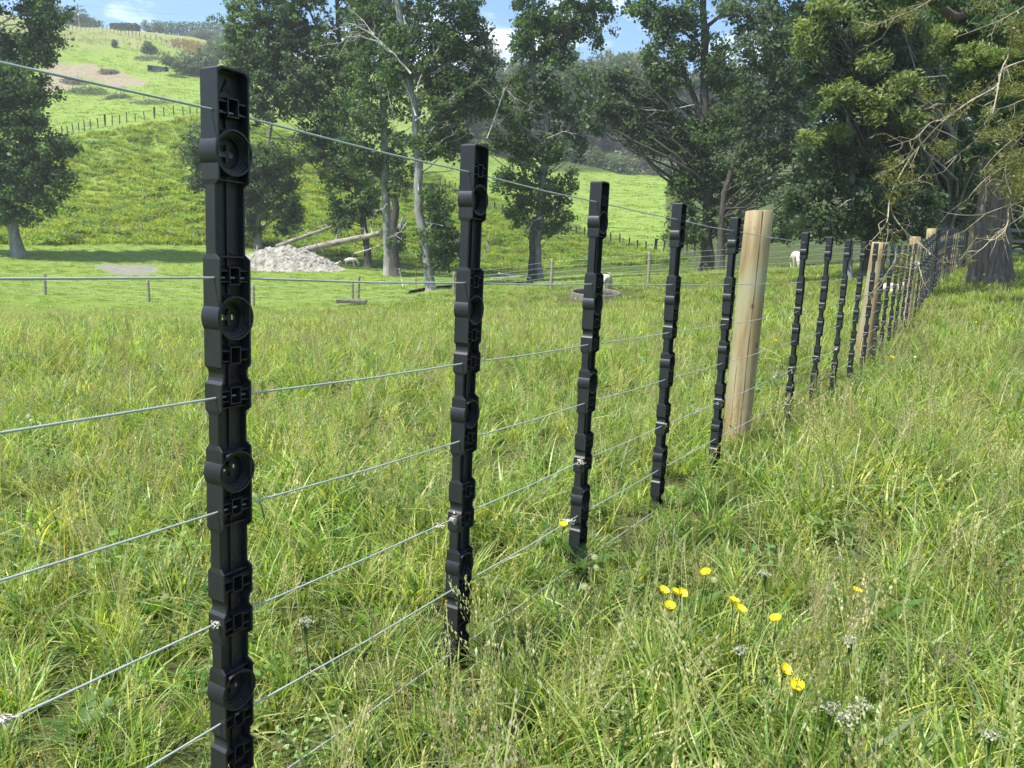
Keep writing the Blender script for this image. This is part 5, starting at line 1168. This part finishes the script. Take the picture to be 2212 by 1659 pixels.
brush_pile(235, 158, 22, 6, 'brown heap of cut branches at the top of the bare slip', 1, 'brownbush', 700)
brush_pile(190, 200, 46, 9, 'wide green gorse heap on the lower edge of the bare slip', 2)
brush_pile(255, 210, 30, 7, 'dark gorse heap right of the wide one below the slip', 3)
brush_pile(160, 178, 30, 5, 'thin brown brush heap across the bare slip', 4, 'brownbush', 700)
brush_pile(330, 223, 50, 4, 'low grey brush heap on the grass right of the slip', 5, 'olive', 600)
brush_pile(320, 128, 30, 5, 'low scrub heap below the lime topped bush', 6, 'olive', 500)
# white house glimpsed through the tree tops
hp = onground(640, 196); hs = empty('house', hp, 'pale hilltop house glimpsed through the leaves above the nearest batten', 'house'); hz = at(640, 92, 196).z - hp.z
b = MB(); b.box(-11, 9, -4, 4, -2, hz); b.build('wall', M['white'], hs)
b = MB(); b.add([(-12, -5, hz), (10, -5, hz), (10, 5, hz), (-12, 5, hz), (-8, 0, hz + 2), (6, 0, hz + 2)], [(0, 1, 5, 4), (2, 3, 4, 5), (1, 2, 5), (3, 0, 4), (3, 2, 1, 0)]); b.build('roof', M['roofgrey'], hs)
for i in range(5):
    b = MB(); b.box(-1.2, 1.2, -4.08, -3.95, -.7, .7); w_ = b.build('window', M['glass'], hs); w_.location = (-9 + i * 4, 0, hz - 1.5)

# ------------------------------------------------------------------ spoil mound, logs, trough, stream
def mound():
    c = onground(628, 49); R = np.random.default_rng(8); nx, ny = 90, 60; xs = np.linspace(-3.6, 4.2, nx); ys = np.linspace(-2.4, 2.8, ny); X, Y = np.meshgrid(xs, ys)
    H = 1.35 * np.exp(-((X + 1.1) / 1.9) ** 2 - (Y / 1.4) ** 2) + .85 * np.exp(-((X - 1.4) / 1.5) ** 2 - (Y / 1.3) ** 2)
    nzs = sum(a * np.sin(X * f + p1 + np.sin(Y * f * .7 + p2) * 1.5) * np.sin(Y * f * 1.1 + p3) for a, f, p1, p2, p3 in [(.10, 2.1, 0, 1, 2), (.06, 4.7, 2, 0, 1), (.045, 9, 1, 2, 0), (.03, 17, 0, 1, 3)]) + R.normal(size=X.shape) * .03
    H = H + nzs * np.clip(H * 2.5, 0, 1) - .12 ; Z = ground(X + c.x, Y + c.y) - c.z + H
    V = np.stack([X, Y, Z], -1).reshape(-1, 3); i = np.arange(ny - 1)[:, None] * nx + np.arange(nx - 1)[None, :]; F = np.stack([i, i + 1, i + nx + 1, i + nx], -1).reshape(-1, 4)
    me = bpy.data.meshes.new('heap'); me.from_pydata(V.tolist(), [], F.tolist()); e = empty('spoil_mound', c, 'long heap of pale chalky soil in the field beside the nearest batten', 'mound')
    link('heap', me, e, simple('chalky_spoil', (.17, .145, .10), rough=.95, spec=.1, scale=2.6, bump=1.0, bscale=7, col2=(.46, .45, .41)))
    # lumps lying on it
    b = MB(); P = []
    for _ in range(260):
        x, y = R.normal(0.2, 1.7), R.normal(-.4, .9); j = int(np.clip((y + 2.4) / 5.2 * (ny - 1), 0, ny - 1)); k = int(np.clip((x + 3.6) / 7.8 * (nx - 1), 0, nx - 1))
        if H[j, k] < .0: continue
        p = Vector((xs[k], ys[j], Z[j, k])); s = R.uniform(.02, .075) * (1.4 if x > .6 else 1); n = 6
        vs = [p + Vector((s * math.cos(a) * R.uniform(.7, 1.2), s * math.sin(a) * R.uniform(.7, 1.2), 0)) for a in np.linspace(0, 6.28, n, endpoint=False)] + [p + Vector((R.normal() * s * .3, R.normal() * s * .3, s * R.uniform(.5, 1.1)))]
        b.add(vs, [(q, (q + 1) % n, n) for q in range(n)])
    tag(b.build('clods', simple('white_clods', (.36, .33, .28), rough=.95, var=.35, scale=3, bump=.6), e), kind='stuff')
mound()
def log(name, path, r0, r1, label, seed, Ya, Yb, twn=6, mat='deadwood'):
    R = np.random.default_rng(seed); n = len(path); pts = [at(x, y, Ya + (Yb - Ya) * i / (n - 1)) for i, (x, y) in enumerate(path)]; q = []
    for i in range(n - 1):
        for k in range(4): q.append(pts[i].lerp(pts[i + 1], k / 4) + Vector(R.normal(size=3)) * r0 * .07)
    q.append(pts[-1]); B = q[0].copy(); m_ = len(q); e = empty(name, B, label, 'log'); random.seed(seed)
    b = MB(); b.tube([p - B for p in q], [r0 + (r1 - r0) * i / (m_ - 1) for i in range(m_)], 14, jag=.07); b.build('stem', M[mat], e)
    b = MB(); 
    for _ in range(twn):
        i = R.integers(2, m_ - 1); p = q[i] - B; d = Vector((R.normal(), R.normal() * .6, abs(R.normal()) + .3)).normalized(); l = R.uniform(.3, .9); t3 = [p, p + d * l * .5, p + d * l + Vector(R.normal(size=3)) * .1]; b.tube(t3, [r0 * .22, r0 * .15, r0 * .04], 5); twiggy(b, t3, r0 * .15, R, 3, L=l * .5, depth=0)
    b.build('broken_branch', M['deadwood'], e)
M['paledead'] = simple('sunbleached_log', (.13, .115, .095), rough=.9, spec=.15, scale=1.8, bump=1.0, bscale=9, col2=(.40, .37, .32), stretch=(1, 1, 2))
log('fallen_log', [(632, 547), (690, 533), (760, 517), (820, 504), (875, 491)], .24, .12, 'long bleached fallen trunk leaning up to the pale grey trees', 21, 51, 48.4, 10, 'paledead')
log('fallen_log', [(598, 532), (640, 517), (680, 503), (716, 490)], .15, .09, 'thinner fallen grey log behind and left of the long one', 22, 52, 51, 6, 'paledead')
log('fallen_branch', [(765, 548), (790, 541), (830, 527)], .05, .03, 'short pale fallen branch lying under the long fallen trunk', 23, 48.6, 48.2, 2)
def trough():
    c = hit(1286, 652); Yt = 27.0; c = onground(1286, Yt); R_o = 54 * Yt / FPX; top = at(1286, 634, Yt).z - c.z + .07
    e = empty('stock_trough', c, 'round weathered concrete stock trough in the meadow behind the third batten', 'trough'); n = 56; t = .09; e.rotation_euler = (math.radians(6.5), math.radians(-1), 0)
    prof = [(R_o, -.3), (R_o, top - .03), (R_o - .02, top), (R_o - t + .02, top), (R_o - t, top - .03), (R_o - t, .06)]
    vs = [(r * math.cos(2 * math.pi * k / n), r * math.sin(2 * math.pi * k / n), z) for r, z in prof for k in range(n)]
    b = MB(); b.add(vs, [(i * n + k, i * n + (k + 1) % n, (i + 1) * n + (k + 1) % n, (i + 1) * n + k) for i in range(len(prof) - 1) for k in range(n)], True); b.build('ring', M['concrete'], e)
    b = MB(); b.add([((R_o - t) * math.cos(2 * math.pi * k / n), (R_o - t) * math.sin(2 * math.pi * k / n), top * .42) for k in range(n)], [tuple(range(n))]); b.build('water', M['darkwater'], e)
    b = MB()
    for i in range(7): a0 = math.pi * (i / 7 - .5); a1 = math.pi * ((i + 1) / 7 - .5); 
    prof = [(.11 * math.cos(a), .11 * math.sin(a)) for a in np.linspace(-1.5, 1.5, 8)]; vs = [(r * math.cos(2 * math.pi * k / 14) + .32, r * math.sin(2 * math.pi * k / 14) - .35, z + top * .55) for r, z in prof for k in range(14)]
    b.add(vs, [(i * 14 + k, i * 14 + (k + 1) % 14, (i + 1) * 14 + (k + 1) % 14, (i + 1) * 14 + k) for i in range(7) for k in range(14)], True); b.build('float_ball', M['darkmetal'], e)
def water_mat():
    mt, t, b = newmat('dark_water'); b.inputs['Base Color'].default_value = (.018, .02, .014, 1); b.inputs['Roughness'].default_value = .12
    n = t.nodes.new('ShaderNodeTexNoise'); n.inputs['Scale'].default_value = 3; bp = t.nodes.new('ShaderNodeBump'); bp.inputs['Strength'].default_value = .15; t.links.new(n.outputs['Fac'], bp.inputs['Height']); t.links.new(bp.outputs['Normal'], b.inputs['Normal']); return mt
M['darkwater'] = water_mat()
trough()
# stream in the dip behind the far fence
def stream():
    L = [(880, 38), (940, 39.5), (1000, 40), (1060, 40), (1110, 39), (1150, 38.5)]; b = MB(); vs = []
    for px, Y in L:
        g = onground(px, Y); vs += [(g.x, Y - 1.2, g.z + .10), (g.x, Y + 1.6, g.z + .10)]
    zmin = np.mean([v[2] for v in vs]) 
    b.add(vs, [(2 * i, 2 * i + 2, 2 * i + 3, 2 * i + 1) for i in range(len(L) - 1)]); o = b.build('stream_water', M['darkwater']); tag(o, 'narrow dark stream in the dip behind the far wire fence', kind='structure')
stream()
for i, (p0, p1, w, lab) in enumerate([((1062, 602), (1130, 597), .12, 'bleached plank across the stream, the nearer one'), ((1078, 590), (1145, 600), .10, 'bleached plank lying at an angle over the stream, the farther one')]):
    Y = 37.6 + i * .9; a = at(*p0, Y); c = at(*p1, Y + .6); b = MB(); d = (c - a); b.box(0, d.length, -.11, .11, -.04, .04); o = b.build('plank', M['deadwood']); o.location = a; o.rotation_euler = (0, -math.asin(d.z / d.length), math.atan2(d.y, d.x)); tag(o, lab, 'plank')

# ------------------------------------------------------------------ sheep
def sheep(pos, heading, pose, label, s=1.0, seed=0):
    """pose: graze, stand, lie"""
    e = empty('sheep', pos, label, 'sheep'); e.rotation_euler = (0, 0, heading); e.scale = (s, s, s)
    bh = .60 if pose != 'lie' else .27
    V = [(-.05, 0, bh), (.22, 0, bh + .01), (.42, 0, bh + .03), (-.32, 0, bh + .01), (-.50, 0, bh - .03)]
    Rr = [.225, .225, .175, .225, .15]; E_ = [(0, 1), (1, 2), (0, 3), (3, 4)]
    def chain(start, pts, rs):
        k = start
        for p, r in zip(pts, rs): V.append(p); Rr.append(r); E_.append((k, len(V) - 1)); k = len(V) - 1
        return k
    if pose == 'graze':
        chain(2, [(.58, 0, bh - .05), (.70, 0, bh - .22), (.76, 0, bh - .34)], [.12, .09, .085]); hp, ha = (.80, 0, bh - .41), 1.05
    elif pose == 'lie':
        chain(2, [(.55, 0, bh + .15), (.62, 0, bh + .26)], [.12, .09]); hp, ha = (.70, 0, bh + .30), .25
    else:
        chain(2, [(.58, 0, bh + .12), (.66, 0, bh + .24)], [.12, .09]); hp, ha = (.74, 0, bh + .27), .3
    if pose != 'lie':
        for sx in (-.36, .30):
            for sy in (-.12, .12):
                if sx < 0: chain(3, [(sx - .02, sy, .42), (sx - .09, sy, .26), (sx - .05, sy, .06), (sx - .03, sy, 0.0)], [.10, .045, .032, .036])
                else: chain(1, [(sx + .02, sy, .38), (sx + .03, sy, .22), (sx + .02, sy, .06), (sx + .03, sy, 0.0)], [.085, .042, .03, .035])
    else:
        for sx, dx in ((-.25, .2), (.25, .22)):
            for sy in (-.2, .2): chain(0 if sx < 0 else 1, [(sx, sy, .10), (sx + dx, sy * 1.1, .05)], [.09, .04])
    chain(4, [(-.60, 0, bh - .10), (-.62, 0, bh - .22)], [.035, .025])
    me = bpy.data.meshes.new('body'); me.from_pydata(V, E_, []); o = link('body', me, e, M['fleece'])
    sk = o.modifiers.new('skin', 'SKIN'); o.modifiers.new('sub', 'SUBSURF').levels = 1; o.modifiers['sub'].render_levels = 2
    for i, r in enumerate(Rr): me.skin_vertices[0].data[i].radius = (r, r)
    me.skin_vertices[0].data[0].use_root = True; sk.use_smooth_shade = True
    tx = bpy.data.textures.new('fleece', 'CLOUDS'); tx.noise_scale = .07; d = o.modifiers.new('wool', 'DISPLACE'); d.texture = tx; d.strength = .035
    # head
    b = MB(); prof = [(-.09, .060), (-.04, .075), (.03, .066), (.10, .046), (.15, .034), (.17, .012)]; n = 10; vs = []
    for x, r in prof: vs += [(x, r * .82 * math.cos(2 * math.pi * k / n), r * 1.05 * math.sin(2 * math.pi * k / n) - x * .12) for k in range(n)]
    b.add(vs, [(i * n + k, i * n + (k + 1) % n, (i + 1) * n + (k + 1) % n, (i + 1) * n + k) for i in range(len(prof) - 1) for k in range(n)], True)
    for sg in (-1, 1):
        b.add([(-.03, sg * .05, .045), (-.055, sg * .10, .06), (-.05, sg * .155, .025), (-.02, sg * .10, .02), (-.045, sg * .10, .035)], [(0, 1, 4), (1, 2, 4), (2, 3, 4), (3, 0, 4)] if sg > 0 else [(4, 1, 0), (4, 2, 1), (4, 3, 2), (4, 0, 3)])
    h = b.build('head', M['face'], e); h.location = hp; h.rotation_euler = (0, ha, 0)
    for sg in (-1, 1):
        b = MB(); b.tube([(.035, sg * .050, .025), (.035, sg * .060, .026)], .012, 6); b.build('eye', M['hoof'], h)
    return e
sheep(onground(757, 51.5), math.radians(8) + math.pi * 0, 'graze', 'pale sheep grazing side on in the shade under the fallen trunk', .68)
sheep(onground(716, 50.0), math.radians(10), 'lie', 'white sheep lying beside the end of the spoil mound', .75)
sheep(onground(1309, 29.3), math.radians(75), 'graze', 'pale sheep feeding behind the round concrete trough', .85)
sheep(onground(1717, 37) , math.radians(-100), 'graze', 'cream sheep grazing just right of the nearest timber post', 1.0)
sheep(onground(1935, 24.0), math.radians(185), 'stand', 'white faced lamb looking over from behind the second timber post', .6)
sheep(onground(1965, 23.5), math.radians(120), 'stand', 'white lamb standing right of the other behind the fence battens', .55)
sheep(onground(1925, 17.5), math.radians(20), 'lie', 'white lamb lying close behind the battens right of the second timber post', .55)

# ------------------------------------------------------------------ flowers in the grass
def stem_to(g, top, r=.0011): b = MB(); mid = (g + top) / 2 + Vector((random.uniform(-.01, .01), random.uniform(-.01, .01), 0)); b.tube([g - top, mid - top, Vector((0, 0, 0))], [r * 1.3, r, r], 5); return b
def buttercup(px, py, h, label, s=1.0, seed=0, tilt=None):
    p = hit(px, py, h); R = random.Random(seed); e = empty('buttercup', p, label, 'flower', 'buttercups in the near grass'); g = Vector((p.x + R.uniform(-.02, .02), p.y + .01, gz(p.x, p.y)))
    stem_to(g, p).build('stem', M['stalkgreen'], e); r = .0125 * s
    ax = Vector((R.uniform(-.5, .5), -.15 + R.uniform(-.45, .3), 1)).normalized() if tilt is None else Vector(tilt).normalized(); q = ax.to_track_quat('Z', 'Y')
    for k in range(5):
        a = 2 * math.pi * k / 5 + R.uniform(-.1, .1); V = []; nu, nv = 4, 5
        for i in range(nu):
            s_ = i / (nu - 1)
            for j in range(nv):
                t_ = (j / (nv - 1) - .5) * 2; w = .56 * math.sin(min(1, s_ * .9 + .12) * math.pi * .66) * t_; rad = s_ * (1 - .18 * t_ * t_ * s_)
                V.append(q @ (Vector((math.cos(a) * rad - math.sin(a) * w, math.sin(a) * rad + math.cos(a) * w, .72 * s_ ** 1.6 + .3 * w * w)) * r))
        F = [(i * nv + j, i * nv + j + 1, (i + 1) * nv + j + 1, (i + 1) * nv + j) for i in range(nu - 1) for j in range(nv - 1)]
        b = MB(); b.add(V, F, True); b.build('petal', M['yellow'], e)
    b = MB(); b.tube([q @ Vector((0, 0, .0005)), q @ Vector((0, 0, .0032 * s))], [.0032 * s, .0018 * s], 8); b.build('centre', M['orangefl'], e)
BC = [(1432, 1279, 'buttercup at the left end of the near row of four'), (1458, 1283, 'buttercup second from left in the near row, touching its neighbour'), (1471, 1284, 'buttercup third from left in the near row, touching its neighbour'), (1446, 1313, 'small buttercup just below the row of three'),
      (1526, 1240, 'topmost buttercup of the near group, beside a white daisy'), (1584, 1302, 'buttercup right of the row of three, upper of a pair'), (1598, 1320, 'buttercup right of the row of three, lower of a pair'), (1677, 1341, 'open buttercup alone to the right of the near group'), (1693, 1450, 'small half hidden buttercup low in the grass'), (1721, 1484, 'largest lowest buttercup facing the camera'),
      (1217, 1137, 'yellow flower beside the third batten just above a wire'), (2133, 621, 'yellow flower just beneath the big trunk'), (1926, 774, 'yellow flower standing on the right bank of grass'), (1674, 737, 'yellow flower right of the nearest timber post'), (1850, 1280, 'faint buttercup in the grass far right of the group')]
for i, (px, py, lab) in enumerate(BC):
    h = .27 if i < 11 else .22; d = hit(px, py, h).length
    buttercup(px, py, h, lab, 1.0 if d < 3.2 else (1.25 if d < 5 else 1.9), seed=i)
def daisy(px, py, h, label, seed):
    p = hit(px, py, h); R = random.Random(seed); e = empty('daisy', p, label, 'flower', 'daisies in the near grass'); g = Vector((p.x, p.y + .01, gz(p.x, p.y))); stem_to(g, p).build('stem', M['stalkgreen'], e); q = Vector((R.uniform(-.3, .3), -.7, .8)).normalized().to_track_quat('Z', 'Y')
    b = MB()
    for k in range(15):
        a = 2 * math.pi * k / 15; r0, r1 = .0022, .0088; w = .0014; c_, s_ = math.cos(a), math.sin(a)
        b.add([q @ Vector((c_ * r0, s_ * r0, .001)), q @ Vector((c_ * r1 * .8 - s_ * w, s_ * r1 * .8 + c_ * w, .0006)), q @ Vector((c_ * r1, s_ * r1, 0)), q @ Vector((c_ * r1 * .8 + s_ * w, s_ * r1 * .8 - c_ * w, .0006))], [(0, 3, 2, 1)])
    b.build('petals', M['whitefl'], e); b = MB(); b.tube([q @ Vector((0, 0, 0)), q @ Vector((0, 0, .0022))], [.0032, .0018], 8); b.build('centre', M['yellow'], e)
for i, (px, py, lab) in enumerate([(1543, 1252, 'small white daisy touching the topmost buttercup'), (1284, 1203, 'white daisy right of the third batten foot, upper'), (1288, 1226, 'white daisy right of the third batten foot, lower'), (1262, 1267, 'tiny white daisy under the third batten foot')]): daisy(px, py, .24, lab, 50 + i)
def flower_head(name, px, py, h, label, cat, seed, R0, cream=True, group=None):
    p = hit(px, py, h); R = np.random.default_rng(seed); e = empty(name, p, label, cat, group); g = Vector((p.x, p.y + .02, gz(p.x, p.y))); b = stem_to(g, p, .0016)
    cents = []
    for k in range(9):
        a = R.uniform(0, 6.28); rr = R0 * math.sqrt(R.random()); c = Vector((rr * math.cos(a), rr * math.sin(a), R.uniform(.0, .012))); cents.append(c); b.tube([Vector((0, 0, -.05)), c], [.0009, .0006], 4)
    b.build('stem', M['stalkgreen'], e); C = np.concatenate([np.array(c)[None] + R.normal(size=(20, 3)) * R0 * .3 * np.array([1, 1, .6]) for c in cents]); L = R.uniform(.003, .007, len(C))
    link('florets', quads_mesh('florets', leaf_verts(C, L, L * .8, .6, 0, R), 4, M['whitefl'], R.random(len(C))), e)
for i, (px, py, r, lab) in enumerate([(1835, 1555, .026, 'loose cream flower head in the bottom right grass'), (1795, 1535, .012, 'small cream flower head just left of the loose one at bottom right'), (1860, 1530, .014, 'cream flower head just above right of the loose one'), (1655, 1245, .012, 'cream flower head right of the topmost buttercup'), (1835, 1390, .012, 'cream flower head above the tall leaf plant'), (2140, 1600, .012, 'small white flower head near the bottom right corner'), (660, 1350, .012, 'white clover head right of the nearest batten'), (1600, 1410, .011, 'pale clover head below the pair of buttercups')]):
    flower_head('flower_head', px, py, .25, lab, 'flower', 80 + i, r, group='cream flower heads in the near grass')
# dock plants with big leaves
def dock(px, py, L, W, n, label, seed):
    p = hit(px, py, .05); e = empty('dock_plant', (p.x, p.y, gz(p.x, p.y)), label, 'plant', 'broad leaved dock plants in the grass'); R = random.Random(seed)
    for k in range(n):
        az = 6.28 * k / n + R.uniform(-.4, .4); l = L * R.uniform(.75, 1.1); t = R.uniform(.55, 1.2); V = []; nu = 7
        for i in range(nu):
            s = i / (nu - 1); w = W * (math.sin(math.pi * min(1, s * .92 + .06)) ** .8) * .5; r = l * s * math.cos(t) * (1 + .3 * s); z = l * s * math.sin(t) * (1 - .25 * s) + .02; wv = .006 * math.sin(s * 15 + k)
            cx, cy = math.cos(az) * r, math.sin(az) * r
            V += [(cx - math.sin(az) * w, cy + math.cos(az) * w, z + w * .35 + wv), (cx, cy, z), (cx + math.sin(az) * w, cy - math.cos(az) * w, z + w * .35 - wv)]
        F = []
        for i in range(nu - 1): a = 3 * i; F += [(a, a + 1, a + 4, a + 3), (a + 1, a + 2, a + 5, a + 4)]
        b = MB(); b.add(V, F, True); b.build('leaf', M['dock'], e)
def dockmat():
    mt = foliage('dock_leaf', [(.085, .16, .03), (.12, .21, .04)], rough=.5, trans=.35); return mt
M['dock'] = dockmat()
for i, (px, py, L, W, n, lab) in enumerate([(1740, 1560, .16, .032, 6, 'dock plant with upright broad leaves below the lowest buttercup'), (1880, 1340, .17, .040, 5, 'dock plant with a tall ragged leaf right of the buttercups'), (1500, 1320, .12, .032, 5, 'small dock plant under the near row of buttercups'), (1190, 1170, .11, .032, 5, 'dock plant in the grass left of the third batten'), (180, 1570, .11, .034, 6, 'flattened broad leaved plant at the bottom left'), (330, 1320, .10, .034, 5, 'broad leaved plant left of the nearest batten between the wires'), (1260, 1215, .14, .045, 4, 'broad leaved plant at the foot of the third batten')]):
    dock(px, py, L, W, n, lab, 300 + i)
# distant specks of yellow and white flowers
def specks():
    n = 900; x, y = sector(n, 4.5, 36); h = rng.uniform(.2, .36, n); P = np.stack([x, y, ground(x, y) + h], 1); d = np.hypot(x, y)
    cl = np.sin(x * .5 + 1) * np.sin(y * .4) > -.1; P = P[cl]; d = d[cl]; L = .016 + .0011 * d
    V = leaf_verts(P, L, L * .9, 1.5); m = len(P); k = rng.random(m) < .45
    a = quads_mesh('yellow_flower_specks', V.reshape(-1, 4, 3)[k].reshape(-1, 3), 4, M['yellow'], rng.random(k.sum())); tag(link('yellow_flower_specks', a), 'scattered tiny yellow flowers across the far meadow', 'flowers', kind='stuff')
    a = quads_mesh('white_flower_specks', V.reshape(-1, 4, 3)[~k].reshape(-1, 3), 4, M['whitefl'], rng.random((~k).sum())); tag(link('white_flower_specks', a), 'scattered white clover heads across the meadow', 'flowers', kind='stuff')
specks()

# ------------------------------------------------------------------ air
def haze():
    b = MB(); b.box(-420, 420, -60, 620, -60, 110); o = b.build('haze', None); mt = bpy.data.materials.new('thin_haze'); mt.use_nodes = True; t = mt.node_tree; t.nodes.clear()
    v = t.nodes.new('ShaderNodeVolumePrincipled'); v.inputs['Color'].default_value = (.92, .96, 1, 1); v.inputs['Density'].default_value = .00075; v.inputs['Anisotropy'].default_value = .2
    ou = t.nodes.new('ShaderNodeOutputMaterial'); t.links.new(v.outputs['Volume'], ou.inputs['Volume']); o.data.materials.append(mt); tag(o, 'thin pale haze in the air over the valley', kind='stuff')
haze()
